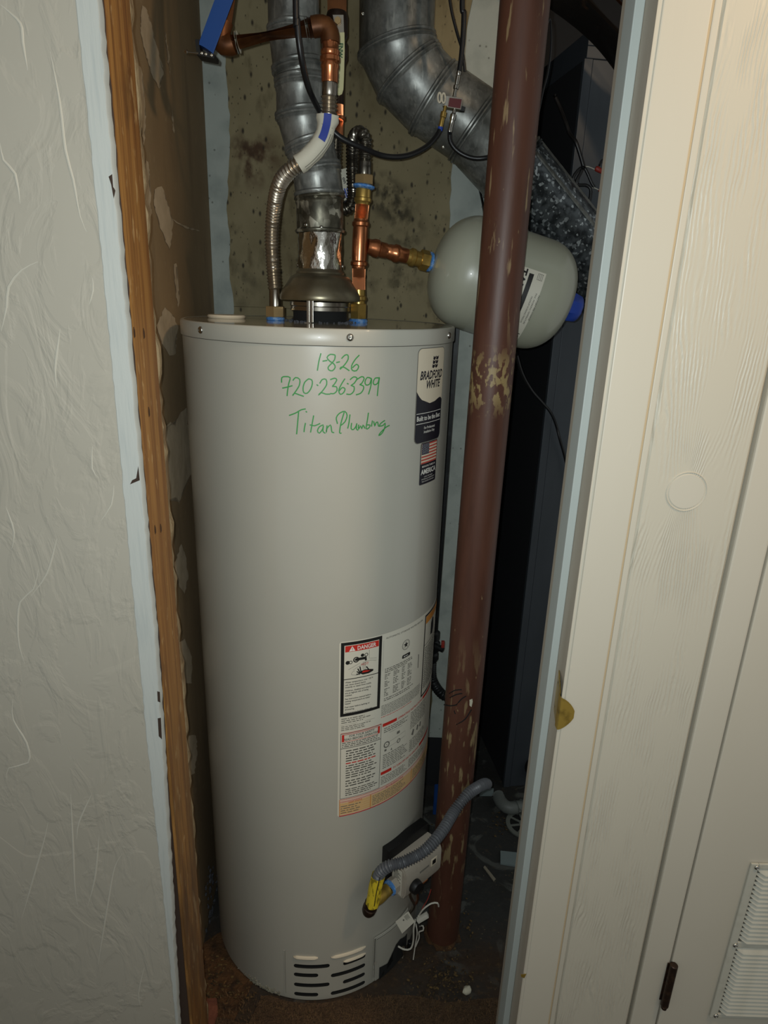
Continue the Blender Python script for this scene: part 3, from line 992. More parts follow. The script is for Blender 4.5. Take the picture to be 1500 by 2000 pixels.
# ================================================================== WATER HEATER
WH = thing('water_heater', 'tall beige gas water heater with green marker writing and warning labels', 'water heater', (XC, YC, 0))
def heater():
    A = Vector((XC, YC, 0))
    zp = 1.4155
    bm = bmesh.new()
    lathe(bm, A + Vector((0, 0, .004)), A + Vector((0, 0, zp)), [(0, RAD - .03), (0, RAD), (1, RAD), (1, RAD - .06)], 160)
    jacket = put('jacket', bm, ['heater', 'blackgap'], WH)
    # cut the louvre slots
    slots = [(-.0304, .0479, .1053), (-.0304, .0231, .0794), (-.0304, .0479, .0540), (-.0304, .0231, .0220),
             (.0506, .1312, .0730), (.0776, .1312, .0443), (.0506, .1312, .0150 + .004)]
    slots = [(-.0304, .0479, .1053), (-.0304, .0231, .0794), (-.0304, .0479, .0490), (-.0304, .0231, .0205),
             (.0506, .1300, .0735), (.0776, .1300, .0455), (.0506, .1310, .0190), (.0776, .1300, .1015)]
    cb = bmesh.new()
    for u0, u1, z in slots:
        h = .0054
        n = 10
        ring = []
        for i in range(n + 1):
            a = math.pi / 2 + math.pi * i / n
            ring.append((u0 + h + h * math.cos(a), z + h * math.sin(a)))
        m_ = 6
        for i in range(1, m_):
            ring.append((u0 + h + (u1 - u0 - 2 * h) * i / m_, z - h))
        for i in range(n + 1):
            a = -math.pi / 2 + math.pi * i / n
            ring.append((u1 - h + h * math.cos(a), z + h * math.sin(a)))
        for i in range(1, m_):
            ring.append((u1 - h - (u1 - u0 - 2 * h) * i / m_, z + h))
        f1 = [cb.verts.new(cyl(u, q, .01)) for u, q in ring]
        f0 = [cb.verts.new(cyl(u, q, -.016)) for u, q in ring]
        cb.faces.new(f1)
        cb.faces.new(f0[::-1])
        for i in range(len(ring)):
            j = (i + 1) % len(ring)
            cb.faces.new((f1[i], f1[j], f0[j], f0[i]))
    bmesh.ops.triangulate(cb, faces=[f for f in cb.faces if len(f.verts) > 4])
    cut = put('cutter', cb, 'blackgap', WH, smooth=False)  # black slot walls stand in for the shade inside
    md = jacket.modifiers.new('b', 'BOOLEAN')
    md.operation = 'DIFFERENCE'
    md.object = cut
    md.solver = 'EXACT'
    md.material_mode = 'TRANSFER'
    dg = bpy.context.evaluated_depsgraph_get()
    me = bpy.data.meshes.new_from_object(jacket.evaluated_get(dg))
    jacket.modifiers.clear()
    jacket.data = me
    bpy.data.objects.remove(cut)
    # embossed louvre lips, the light they catch painted in as a paler colour
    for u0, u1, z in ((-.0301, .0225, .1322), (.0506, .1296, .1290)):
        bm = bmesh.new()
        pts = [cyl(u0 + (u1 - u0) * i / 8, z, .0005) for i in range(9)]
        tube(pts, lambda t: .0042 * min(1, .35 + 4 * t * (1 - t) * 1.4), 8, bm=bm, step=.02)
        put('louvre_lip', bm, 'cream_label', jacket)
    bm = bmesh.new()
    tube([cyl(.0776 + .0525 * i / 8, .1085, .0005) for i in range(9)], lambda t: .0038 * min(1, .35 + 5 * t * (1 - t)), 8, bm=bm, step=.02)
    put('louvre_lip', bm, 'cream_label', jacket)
    # top pan
    bm = bmesh.new()
    lathe(bm, A + Vector((0, 0, zp - .002)), A + Vector((0, 0, ZT)), [(0, RAD), (0, RAD + .0022), (.06, RAD + .0026), (.9, RAD + .0024), (.98, RAD + .0012), (1.0, RAD - .001), (.98, RAD - .004)], 128, cap=False)
    put('top_pan_rim', bm, 'heater', WH, sharp=60)
    put('top_pan', cylinder(A + Vector((0, 0, ZT - .004)), A + Vector((0, 0, ZT - .0008)), RAD - .0035, 96), 'lid', WH, label='glossy flat top of the tank')
    put('pan_seam', lathe(bmesh.new(), A + Vector((0, 0, zp - .0032)), A + Vector((0, 0, zp - .0018)), [(0, RAD + .0004), (.5, RAD + .0012), (1, RAD + .0004)], 96, cap=False), 'grey_print', WH)
    for u, z in ((-.1904, 1.4265), (.0712, 1.4265), (.2985, 1.4265)):
        c = cyl(u, z, .0024)
        put('screw', screw_head(c, (c - Vector((XC, YC, z))).normalized(), .0058), 'chrome', WH)
    bm = bmesh.new()
    lathe(bm, A, A + Vector((0, 0, .013)), [(0, RAD - .008), (1, RAD - .008)], 96)
    put('base_ring', bm, 'blackgap', WH)
    # crusty drips along the bottom left edge
    bm = bmesh.new()
    r = random.Random(8)
    for i in range(130):
        x = r.gauss(516, 17)
        x = min(max(x, 465), 545)
        u, _ = PC(x, 1900)
        q = cyl(u, .003 + abs(r.gauss(.0, .007)), .0004)
        s = r.uniform(.0006, .0026)
        bmesh.ops.create_icosphere(bm, subdivisions=1, radius=s, matrix=Matrix.Translation(q) @ Matrix.Rotation(r.uniform(0, 6), 4, 'Y') @ Matrix.Diagonal((1.5, .6, .7, 1)))
    put('crust', bm, 'crust', WH, smooth=False, kind='stuff', label='whitish crust on the bottom rim')
    # pressed seams and the burner access panel
    bm = bmesh.new()
    tube([cyl(-.0512, .0165, .0002), cyl(-.0512, .145, .0002)], .0012, 6, bm=bm, smooth=False)
    put('pressed_crease', bm, 'heater', WH)
    put('crease_shadow', wrap(rect2(-.0503, .0165, -.0493, .145), .0004), 'grey_print', WH)
    ap = [(.152, .016), (.152, .1440), (.160, .1500), (.2113 + .045, .1500), (.2113 + .045, .016)]
    bm = wrap(poly2([(.1555, .008), (.1555, .1400), (.2050, .1545 - .02), (.26, .1545 - .02), (.26, .008)]), .0035)
    panel = put('access_panel', bm, 'heater', WH)
    for off in (.0, .0048):
        pp = [(.1500 + off, .016), (.1500 + off, .1435 - off), (.2090, .1370 - off + .002), (.2600, .1370 - off + .002)]
        q = []
        for (a, b), (c, d) in zip(pp, pp[1:]):
            q += [cyl(a + (c - a) * i / 8, b + (d - b) * i / 8, .0036) for i in range(8)]
        q.append(cyl(*pp[-1], .0036))
        put('panel_fold', tube(q, .0013, 6, smooth=False), 'heater', panel)
        put('fold_line', tube([p + (p - Vector((XC, YC, p.z))).normalized() * .0009 + VZ * -.0012 for p in q[8:]] if off else [p + (p - Vector((XC, YC, p.z))).normalized() * .0009 for p in q[2:9]], .0007, 5, smooth=False), 'soft_black', panel)  # dark line painted beside the fold in place of its shade
    put('panel_clip', wrap(rect2(.1495, .062, .1565, .071), .0046), 'valve_grey', panel)
    # dark opening at the panel's lower right with the burner door
    W = lambda a, b: PC(660 + a / 3.75, 1500 + b / 3.75)
    pts = [W(295, 1450), W(345, 1425), W(398, 1392), W(398, 1330), W(415, 1285), W(445, 1245), W(480, 1225)]
    pts = [(u, z) for u, z in pts]
    pts += [(.262, pts[-1][1]), (.262, .005), (pts[0][0], .005)]
    put('burner_opening', wrap(poly2(pts), .0046), 'blackgap', panel, label='black opening under the access panel')  # flat black sheet painted for the shaded opening
heater()

# --- draft hood on top
def draft_hood():
    c = Vector((XC, YC, 0))
    z = lambda y: P(622, y, YC).z
    zb, zt = z(587), z(526)
    k = zt - zb
    f = lambda y: (z(y) - zb) / k
    bm = bmesh.new()
    lathe(bm, c + Vector((0, 0, zb)), c + Vector((0, 0, zt)),
          [(.015, .0685), (0, .0735), (.03, .0745), (f(577), .0738), (f(566), .0690), (f(558), .0635), (f(548), .0575), (f(541), .0535), (f(538), .0480), (f(535), .0435), (f(532), .0442), (f(529), .0420), (1, .0405)], 56, cap=False)
    hood = put('draft_hood', bm, 'hood', WH, label='domed steel draft hood under the flue pipe')
    bm = bmesh.new()
    z0, z1 = ZT + .002, z(589)
    lathe(bm, c + Vector((0, 0, z(607))), c + Vector((0, 0, z1)), [(0, .0520), (.05, .0555), (.45, .0545), (.55, .0560), (.95, .0560), (1, .052)], 48)
    put('collar_band', bm, 'steel', hood)
    put('flue_throat', cylinder(c + Vector((0, 0, ZT - .0008)), c + Vector((0, 0, z(606))), .050, 40), 'blackgap', hood)
    for a in (R_(-11), R_(142), R_(218)):
        d = Vector((math.sin(a), -math.cos(a), 0))
        t = Vector((d.y, -d.x, 0))
        o = c + d * .0605
        bm = obox(o - t * .0060 + Vector((0, 0, ZT - .0008)), t, d, Vector((0, 0, 1)), (.0052, .0025, zb - ZT + .004), .0004)
        obox(o + t * .0008 + Vector((0, 0, ZT - .0008)), t, d, Vector((0, 0, 1)), (.0052, .0025, zb - ZT + .004), .0004, bm)
        obox(o - t * .0062 + d * .0026 + Vector((0, 0, ZT - .0008)), t, d, Vector((0, 0, 1)), (.0124, .012, .0012), 0, bm)
        put('leg', bm, 'steel', hood, smooth=False)
    bm = bmesh.new()
    r = random.Random(4)
    for i in range(90):
        a = r.uniform(0, 6.28)
        q = c + Vector((math.cos(a) * r.uniform(.052, .068), math.sin(a) * r.uniform(.052, .068), ZT))
        bmesh.ops.create_icosphere(bm, subdivisions=1, radius=r.uniform(.001, .0028), matrix=Matrix.Translation(q))
    put('insulation_fluff', bm, 'dust_grey', WH, kind='stuff', smooth=False)
draft_hood()
# pale foam plug lying on the tank top at the left
bm = bmesh.new()
lathe(bm, (-.312, 1.285, ZT - .0005), (-.312, 1.285, ZT + .0055), [(0, .034), (.5, .036), (1, .034), (1, .004)], 28)
solo('foam_plug', bm, 'cream_label', 'flat pale round plug lying on the left of the tank top', 'plug')

# --- handwriting
def writing():
    G = lambda x, y: PC(500 + x / 3.75, 600 + y / 3.75)
    date = [[(475, 340), (460, 400), (450, 462)], [(490, 395), (520, 390)],
            [(578, 350), (545, 345), (520, 368), (540, 395), (570, 415), (580, 440), (560, 465), (535, 460), (528, 440), (550, 415), (575, 385), (580, 355)],
            [(590, 405), (612, 400)], [(628, 375), (650, 352), (672, 350), (675, 380), (650, 420), (615, 455), (622, 440), (645, 440), (682, 464)],
            [(755, 352), (725, 385), (700, 430), (705, 462), (735, 465), (752, 435), (735, 418), (708, 442)]]
    phone = [[(188, 550), (190, 515), (215, 508), (250, 515), (240, 560), (232, 610), (228, 648)], [(195, 592), (230, 585), (265, 575)],
             [(272, 535), (290, 515), (320, 528), (318, 570), (295, 610), (268, 648), (282, 630), (312, 640), (348, 652)],
             [(385, 525), (358, 548), (345, 590), (350, 625), (375, 630), (400, 600), (413, 560), (408, 532), (385, 525)], [(446, 568), (454, 574)],
             [(468, 556), (485, 530), (512, 528), (518, 565), (488, 612), (458, 645), (475, 625), (510, 636), (542, 636)],
             [(546, 530), (575, 520), (592, 532), (572, 566), (558, 580), (588, 582), (593, 610), (572, 632), (546, 632)],
             [(650, 525), (625, 565), (606, 610), (618, 638), (642, 625), (652, 598), (632, 588), (610, 612)], [(668, 558), (676, 563)],
             [(690, 530), (715, 510), (740, 520), (718, 558), (695, 573), (718, 582), (716, 615), (692, 638), (664, 636)],
             [(738, 530), (775, 508), (792, 522), (772, 560), (758, 566), (786, 577), (786, 602), (766, 630), (734, 641)],
             [(842, 522), (815, 514), (798, 545), (806, 570), (832, 562), (846, 522), (840, 580), (824, 636)],
             [(898, 518), (872, 520), (858, 550), (868, 568), (892, 555), (904, 512), (896, 570), (888, 648)]]
    name = [[(245, 792), (290, 775), (330, 752), (362, 745)], [(312, 770), (305, 850), (298, 928)], [(366, 764), (372, 768)], [(362, 850), (355, 885), (352, 912)],
            [(422, 795), (412, 850), (400, 915)], [(396, 862), (430, 868), (468, 852)],
            [(492, 862), (465, 875), (450, 905), (465, 922), (488, 892), (494, 868), (490, 908), (506, 922)],
            [(520, 868), (515, 920), (520, 888), (545, 862), (552, 890), (556, 914), (570, 918)],
            [(645, 772), (622, 850), (612, 918), (624, 922)], [(596, 852), (588, 810), (610, 778), (650, 763), (667, 792), (652, 838), (624, 864)],
            [(688, 788), (680, 850), (672, 886)], [(700, 850), (696, 888), (714, 896), (734, 868), (738, 850), (735, 890), (746, 900)],
            [(752, 862), (750, 896), (766, 868), (774, 892), (784, 862), (796, 886)], [(823, 775), (815, 830), (806, 890), (826, 884), (836, 864), (816, 862)],
            [(852, 832), (846, 872)], [(862, 838), (870, 872), (876, 850), (890, 840), (896, 870), (908, 870)],
            [(942, 830), (914, 850), (904, 870), (930, 866), (946, 848), (940, 890), (920, 926), (898, 940), (912, 918), (950, 880), (976, 866)]]
    for grp in (date, phone, name):
        bm = bmesh.new()
        for s in grp:
            stroke2([G(x, y) for x, y in s], .0019, bm)
        put('marker_writing', wrap(bm, .0003), 'green', WH, smooth=False, label='green handwriting in marker on the tank')
writing()

# --- brand label and flag label
def brand_label():
    u0, u1, z0, z1 = .2005, .2850, 1.2485, 1.4075
    rim = put('brand_label', wrap(rrect(u0 - .0012, z0 - .0012, u1 + .0012, z1 + .0012, .010), .0003), 'grey_print', WH, label='tall maker label, cream above and navy below')
    put('label_face', wrap(rrect(u0, z0, u1, z1, .009), .0005), 'cream_label', rim)
    # navy lower part with its wave
    pts = [(u0 + .009 - .009 * math.cos(R_(a)), z0 + .009 - .009 * math.sin(R_(a))) for a in (90, 67, 45, 22, 0)]
    H = z1 - z0
    wave = [(0, .560), (.05, .525), (.10, .497), (.17, .468), (.25, .446), (.35, .428), (.45, .420), (.55, .421), (.65, .431), (.75, .447), (.82, .458), (.89, .463), (.95, .456), (1.0, .432)]
    pts += [(u0 + (u1 - u0) * a, z0 + H * b) for a, b in wave]
    pts += [(u1 - .009 + .009 * math.cos(R_(a)), z0 + .009 - .009 * math.sin(R_(a))) for a in (0, 22, 45, 67, 90)]
    put('navy_field', wrap(poly2(pts), .0007), 'navy', rim)
    W = u1 - u0
    bm = text2('BRADFORD', u0 + W * .08, z0 + H * .682, .0138, W * .86, shear=.25, bold=.03)
    text2('WHITE', u0 + W * .30, z0 + H * .585, .0130, W * .56, bm, shear=.25, bold=.03)
    put('lettering', wrap(bm, .0007, .02), 'navy', rim, smooth=False)
    # emblem: a waving stack of dark panes
    bm = bmesh.new()
    for i in range(3):
        for j in range(2):
            a = u0 + W * .475 + j * W * .115
            b = z0 + H * (.800 + i * .042)
            d = W * .10
            s = i * W * .012
            poly2([(a + s, b), (a + d * .5 + s, b - .0016), (a + d + s, b + .0008), (a + d + s + W * .012, b + H * .035), (a + d * .5 + s + W * .01, b + H * .035 - .002), (a + s + W * .012, b + H * .035)], bm)
    put('emblem', wrap(bm, .0007), 'navy', rim, smooth=False)
    bm = rect2(u0 + W * .02, z0 + H * .318, u1 - W * .03, z0 + H * .324)
    rect2(u0 + W * .02, z0 + H * .207, u1 - W * .03, z0 + H * .213, bm)
    text2('Built to be the Best', u0 + W * .04, z0 + H * .243, .0082, W * .90, bm, bold=.018)
    text2('For Professional', u0 + W * .50, z0 + H * .145, .0046, W * .42, bm, bold=.01, align='C')
    text2('Installation Only', u0 + W * .50, z0 + H * .100, .0046, W * .42, bm, bold=.01, align='C')
    put('lettering', wrap(bm, .0009, .02), 'white_print', rim, smooth=False)
    # flag label
    a0, a1, c0, c1 = .2190, .2765, 1.1705, 1.2468
    fb = put('flag_label', wrap(rrect(a0, c0, a1, c1, .003), .0006), 'navy', WH, label='small navy label with a flag')
    f0, f1, g0, g1 = a0 + .002, a1 - .002, c0 + .0385, c1 - .0015
    put('flag_stripe', wrap(rect2(f0, g0, f1, g1), .0008), 'cream_label', fb)
    bm = bmesh.new()
    h = (g1 - g0) / 13
    for i in range(0, 13, 2):
        rect2(f0 + .0006, g1 - h * (i + 1), f1 - .0006, g1 - h * i, bm)
    put('flag_stripe', wrap(bm, .0010), 'flag_red', fb)
    put('flag_canton', wrap(rect2(f0 + .0006, g1 - 7 * h, f0 + (f1 - f0) * .44, g1), .0012), 'flag_blue', fb)
    bm = bmesh.new()
    for i in range(9):
        for j in range(6 if i % 2 == 0 else 5):
            cu = f0 + .0022 + (j + (0 if i % 2 == 0 else .5)) * .0040
            cz = g1 - .0016 - i * (7 * h - .003) / 8.6
            poly2([(cu + .0006 * math.cos(R_(90 + 72 * q)), cz + .0006 * math.sin(R_(90 + 72 * q))) for q in range(5)], bm)
    put('flag_stars', wrap(bm, .0014), 'white_print', fb, smooth=False, kind='stuff')
    mid = (a0 + a1) / 2
    bm = text2('MANUFACTURED IN', mid, c0 + .0315, .0034, .045, bold=.012, align='C')
    text2('AMERICA', mid, c0 + .0190, .0090, .051, bm, bold=.025, align='C')
    text2('USING THE FINEST', mid, c0 + .0128, .0022, .030, bm, align='C')
    text2('MATERIALS & COMPONENTS', mid, c0 + .0085, .0022, .044, bm, align='C')
    text2('FROM AROUND THE WORLD', mid, c0 + .0042, .0022, .042, bm, align='C')
    put('lettering', wrap(bm, .0009, .02), 'white_print', fb, smooth=False)
brand_label()

# --- the big warning label
def warning_label():
    U0, U1, Z0, Z1 = .0605, .385, .507, .8985
    lab = put('warning_label', wrap(rrect(U0, Z0, U1, Z1, .005), .0004), 'white_label', WH, label='large white label of warnings and operating instructions')
    def d(bm, mat, off=.0007, step=.009, name='print', kind=None):
        return put(name, wrap(bm, off, step), mat, lab, smooth=False, kind=kind)
    def framed(u0, z0, u1, z1, t, bm):
        rect2(u0, z0, u1, z0 + t, bm)
        rect2(u0, z1 - t, u1, z1, bm)
        rect2(u0, z0 + t, u0 + t, z1 - t, bm)
        rect2(u1 - t, z0 + t, u1, z1 - t, bm)
        return bm
    # danger panel
    bm = framed(.0637, .7403, .1440, .8965, .0062, bmesh.new())
    rect2(.0699, .8190, .1378, .8205, bm)
    d(bm, 'black_print', name='black_frame')
    d(rect2(.0715, .8765, .1372, .8890), 'red', name='red_band')
    bm = poly2([(.0785, .8775), (.0905, .8775), (.0845, .8880)])
    text2('DANGER', .0945, .8786, .0080, .037, bm, bold=.02)
    d(bm, 'white_print', .0010, name='danger_lettering')
    bm = rect2(.0840, .8806, .0850, .8850)
    rect2(.0840, .8788, .0850, .8798, bm)
    d(bm, 'red', .0012, name='exclamation_mark')
    # faucet over a hand
    bm = bmesh.new()
    def disc(cu, cz, r, n=14):
        poly2([(cu + r * math.cos(2 * math.pi * i / n), cz + r * 1.0 * math.sin(2 * math.pi * i / n)) for i in range(n)], bm)
    def ring(cu, cz, r, t):
        stroke2([(cu + r * math.cos(2 * math.pi * i / 14), cz + r * math.sin(2 * math.pi * i / 14)) for i in range(15)], t, bm, False)
    disc(.0765, .8545, .0040)
    ring(.0820, .8545, .0030, .0012)
    ring(.0925, .8585, .0048, .0022)
    disc(.0925, .8585, .0026)
    rect2(.0925, .8560, .1120, .8615, bm)
    poly2([(.1085, .8615), (.1125, .8615), (.1135, .8530), (.1095, .8530)], bm)
    disc(.1045, .8655, .0034)
    ring(.1120, .8650, .0030, .0012)
    # hand
    poly2([(.0985, .8290), (.1060, .8245), (.1180, .8245), (.1270, .8275), (.1275, .8310), (.1200, .8330), (.1100, .8345), (.1030, .8330)], bm)
    for q in ([(.1020, .8320), (.1000, .8420)], [(.1000, .8305), (.0960, .8385)], [(.0990, .8290), (.0945, .8330)], [(.1000, .8270), (.0940, .8275)], [(.1180, .8320), (.1130, .8395)]):
        stroke2(q, .0022, bm, False)
    stroke2([(.1180, .8735), (.1180, .8560), (.1330, .8530)], .0004, bm, False)
    stroke2([(.0780, .8400), (.1000, .8500)], .0004, bm, False)
    stroke2([(.0870, .8380), (.1150, .8510), (.1330, .8480)], .0004, bm)
    stroke2([(.0950, .8255), (.0840, .8285), (.0860, .8340), (.0900, .8360)], .0004, bm)
    d(bm, 'black_print', name='faucet_and_hand_drawing')
    bm = text2('HOT', .1030, .8440, .0050, .0140)
    poly2([(.1040, .8290), (.1150, .8285), (.1210, .8300), (.1120, .8325), (.1060, .8325)], bm)
    d(bm, 'red', .0010, name='hot_lettering')
    bm = bmesh.new()
    for k, q in enumerate((.1060, .1085, .1110)):
        stroke2([(q, .8520), (q - .0006, .8450), (q + .0004, .8350)], .0005, bm)
    d(bm, 'grey_print', .0012, name='water_drops')
    paras = ['Water temperature over 125°F', 'can cause severe burns', 'instantly or death from scalds.', None, 'Children, disabled and elderly', 'are at highest risk of being', 'scalded.', None,
             'See instruction manual before', 'setting temperature at water', 'heater.', None, 'Feel water before bathing or', 'showering.', None, 'Temperature limiting valves are', 'available, see manual.']
    z = .8150
    bm = bmesh.new()
    for s in paras:
        if s is None:
            z -= .0024
            continue
        text2(s, .0725, z - .0034, .0032, None, bm, narrow=.93, bold=.014)
        z -= .0051
    d(bm, 'black_print', step=.03, name='danger_text')
    d(lines2(.0660, .1300, .7370, .7240, 3, fill=.5, seed=2), 'grey_print', step=.05, name='fine_print', kind='stuff')
    bm = stroke2([(.0650, .7215), (.1330, .7215)], .0004, None, False)
    lines2(.0660, .1300, .7195, .7080, 3, bm, fill=.5, seed=3)
    d(bm, 'grey_print', step=.03, name='fine_print', kind='stuff')
    # rating plate column
    d(text2('AUTOMATIC STORAGE WATER HEATER', .1530, .8865, .0034, .105), 'black_print', name='heading')
    d(rrect(.1950, .8290, .2180, .8365, .0025), 'black_print', name='badge')
    d(rect2(.2480, .7850, .2500, .8160), 'black_print', name='side_code')
    bm = bmesh.new()
    disc(.2045, .8570, .0005)
    ring(.2045, .8570, .0105, .0007)
    ring(.2045, .8570, .0088, .0004)
    pts = []
    for i in range(10):
        rr = .0072 if i % 2 == 0 else .0029
        a = R_(90 + 36 * i)
        pts.append((.2045 + rr * math.cos(a), .8570 + rr * math.sin(a)))
    for i in range(5):
        poly2([(.2045, .8570), pts[(2 * i + 9) % 10], pts[2 * i], pts[2 * i + 1]], bm)
    d(bm, 'black_print', name='certification_seal')
    d(stroke2([(.1480, .8850), (.1480, .8200)], .0003, None, False), 'grey_print', name='fold_line')
    bm = lines2(.1990, .2130, .8345, .8310, 1, fill=.7, seed=9)
    d(bm, 'white_print', .0010, name='fine_print')
    rnk = random.Random(21)
    bm = bmesh.new()
    lines2(.1530, .2300, .8240, .8130, 3, bm, fill=.5, seed=4)
    for blk in ((.1530, .8120, .7990, 4), (.1530, .7970, .7830, 4), (.1530, .7800, .7620, 5)):
        for du, wd in ((0, .014), (.021, .018), (.043, .012), (.060, .016)):
            lines2(blk[0] + du, blk[0] + du + wd, blk[1] + rnk.uniform(-.001, .001), blk[2], blk[3], bm, fill=.5, ragged=.6, seed=int(du * 1000) + int(blk[1] * 1000))
    lines2(.1530, .2330, .7590, .7510, 2, bm, fill=.45, seed=31)
    d(bm, 'soft_black', step=.05, name='fine_print', kind='stuff')
    bm = lines2(.1480, .2650, .7440, .7200, 9, fill=.5, ragged=.05, seed=6)
    d(bm, 'grey_print', step=.03, name='fine_print', kind='stuff')
    d(lines2(.1480, .2400, .7185, .7155, 1, fill=.5, seed=7), 'red', step=.03, name='fine_print')
    # caution panel round the side
    bm = framed(.2690, .7040, .3700, .8925, .0040, bmesh.new())
    rect2(.2730, .8230, .3660, .8240, bm)
    d(lines2(.2770, .3600, .8180, .7200, 20, fill=.5, seed=8), 'soft_black', step=.03, name='fine_print', kind='stuff')
    d(bm, 'black_print', name='caution_frame')
    bm = bmesh.new()
    poly2([(.3050, .8330), (.3200, .8300), (.3260, .8420), (.3240, .8640), (.3150, .8700), (.3060, .8600)], bm)
    d(bm, 'black_print', name='flame_symbol')
    d(rect2(.2735, .8720, .3655, .8880), 'orange', .0010, name='orange_band')
    # for your safety
    bm = framed(.0650, .5500, .1495, .7020, .0009, bmesh.new())
    rect2(.0655, .6675, .1490, .6687, bm)
    text2('FOR YOUR SAFETY', .1080, .6922, .0048, .052, bm, align='C', bold=.012)
    text2('READ BEFORE OPERATING', .1080, .6855, .0048, .073, bm, align='C', bold=.012)
    lines2(.0680, .1460, .6820, .6700, 3, bm, fill=.5, ragged=.1, seed=12)
    for a, b, n, s in ((.6640, .6355, 5, 13), (.6290, .5960, 6, 15), (.5935, .5760, 3, 16), (.5730, .5545, 4, 17)):
        lines2(.0760, .1460, a, b, n, bm, fill=.5, ragged=.25, seed=s)
    d(bm, 'soft_black', step=.02, name='safety_text', kind='stuff')
    for q in ((.0675, .6840, .0720, .6985), (.1415, .6840, .1460, .6985)):
        d(rect2(*q), 'red', .0009, name='red_block')
    bm = bmesh.new()
    rect2(.0675, .6985, .1460, .6995, bm)
    rect2(.0675, .6830, .1460, .6838, bm)
    rect2(.0650, .7022, .1495, .7030, bm)
    lines2(.0760, .1400, .6350, .6300, 1, bm, fill=.6, seed=14)
    d(bm, 'red', .0009, name='red_rules', kind='stuff')
    # operating instructions
    for q in ((.1524, .6935, .1880, .7005), (.2800, .6935, .3400, .7005), (.1520, .5790, .1790, .5860), (.2750, .5790, .3400, .5860)):
        d(rect2(*q), 'red', name='red_bar')
    bm = text2('OPERATING INSTRUCTIONS', .1915, .6948, .0044, .085, bold=.012)
    d(bm, 'red', .0009, name='red_lettering')
    d(text2('TO TURN OFF GAS TO APPLIANCE', .1830, .5803, .0044, .088, bold=.012), 'red', .0009, name='red_lettering')
    bm = bmesh.new()
    lines2(.1560, .2250, .6900, .6770, 3, bm, fill=.5, seed=18)
    ring(.1640, .6480, .0062, .0026)
    disc(.1640, .6480, .0012)
    rect2(.1900, .6600, .1980, .6660, bm)
    ring(.1960, .6420, .0042, .0018)
    rect2(.1590, .6330, .1640, .6380, bm)
    stroke2([(.1680, .6520), (.2150, .6560), (.2150, .6440), (.1680, .6400)], .0005, bm, False)
    stroke2([(.1700, .6740), (.2050, .6740)], .0005, bm, False)
    poly2([(.1745, .6300), (.1790, .6290), (.1770, .6350)], bm)
    lines2(.1560, .2260, .6270, .5920, 8, bm, fill=.5, ragged=.3, seed=19)
    lines2(.2320, .3000, .6900, .6480, 10, bm, fill=.55, ragged=.05, seed=20)
    poly2([(.2370, .6330), (.2440, .6280), (.2480, .6400), (.2430, .6440)], bm)
    poly2([(.2570, .6330), (.2620, .6300), (.2660, .6400), (.2600, .6440)], bm)
    poly2([(.2700, .6330), (.2760, .6310), (.2780, .6420), (.2720, .6430)], bm)
    lines2(.2320, .3000, .6230, .5920, 7, bm, fill=.5, ragged=.1, seed=22)
    lines2(.1530, .2280, .5750, .5545, 5, bm, fill=.5, ragged=.2, seed=23)
    lines2(.2320, .3050, .5750, .5545, 5, bm, fill=.5, ragged=.2, seed=24)
    stroke2([(.3060, .7030), (.3060, .5520)], .0006, bm, False)
    d(bm, 'grey_print', step=.02, name='instruction_text', kind='stuff')
    # light status table
    d(rect2(.0640, .5100, .3800, .5480), 'pink_label', .0006, name='status_table_field')
    bm = rect2(.0655, .5110, .1288, .5400)
    rect2(.1310, .5110, .2440, .5400, bm)
    rect2(.2465, .5110, .3750, .5400, bm)
    d(bm, 'yellow_print', .0008, name='status_table_cell')
    bm = rect2(.0640, .5095, .0652, .5480)
    rect2(.1290, .5100, .1308, .5430, bm)
    rect2(.2442, .5100, .2462, .5430, bm)
    for z in (.5355, .5300, .5245, .5190, .5140):
        rect2(.0655, z, .1288, z + .0004, bm)
    d(bm, 'orange', .0010, name='status_table_rule')
    bm = rect2(.0640, .5075, .3800, .5096)
    rect2(.0640, .5480, .3800, .5488, bm)
    rect2(.0655, .5420, .1700, .5428, bm)
    text2('LIGHT STATUS', .0970, .5370, .0036, .028, bm, align='C', bold=.01)
    text2('TROUBLESHOOTING', .1900, .5415, .0036, .050, bm, align='C', bold=.01)
    d(bm, 'red', .0010, name='red_rule')
    bm = lines2(.0670, .1200, .5345, .5130, 4, fill=.4, ragged=.6, seed=25)
    lines2(.1340, .2400, .5380, .5130, 6, bm, fill=.45, ragged=.3, seed=26)
    lines2(.2500, .3300, .5380, .5130, 6, bm, fill=.45, ragged=.2, seed=27)
    d(bm, 'grey_print', .0012, step=.03, name='fine_print', kind='stuff')
warning_label()

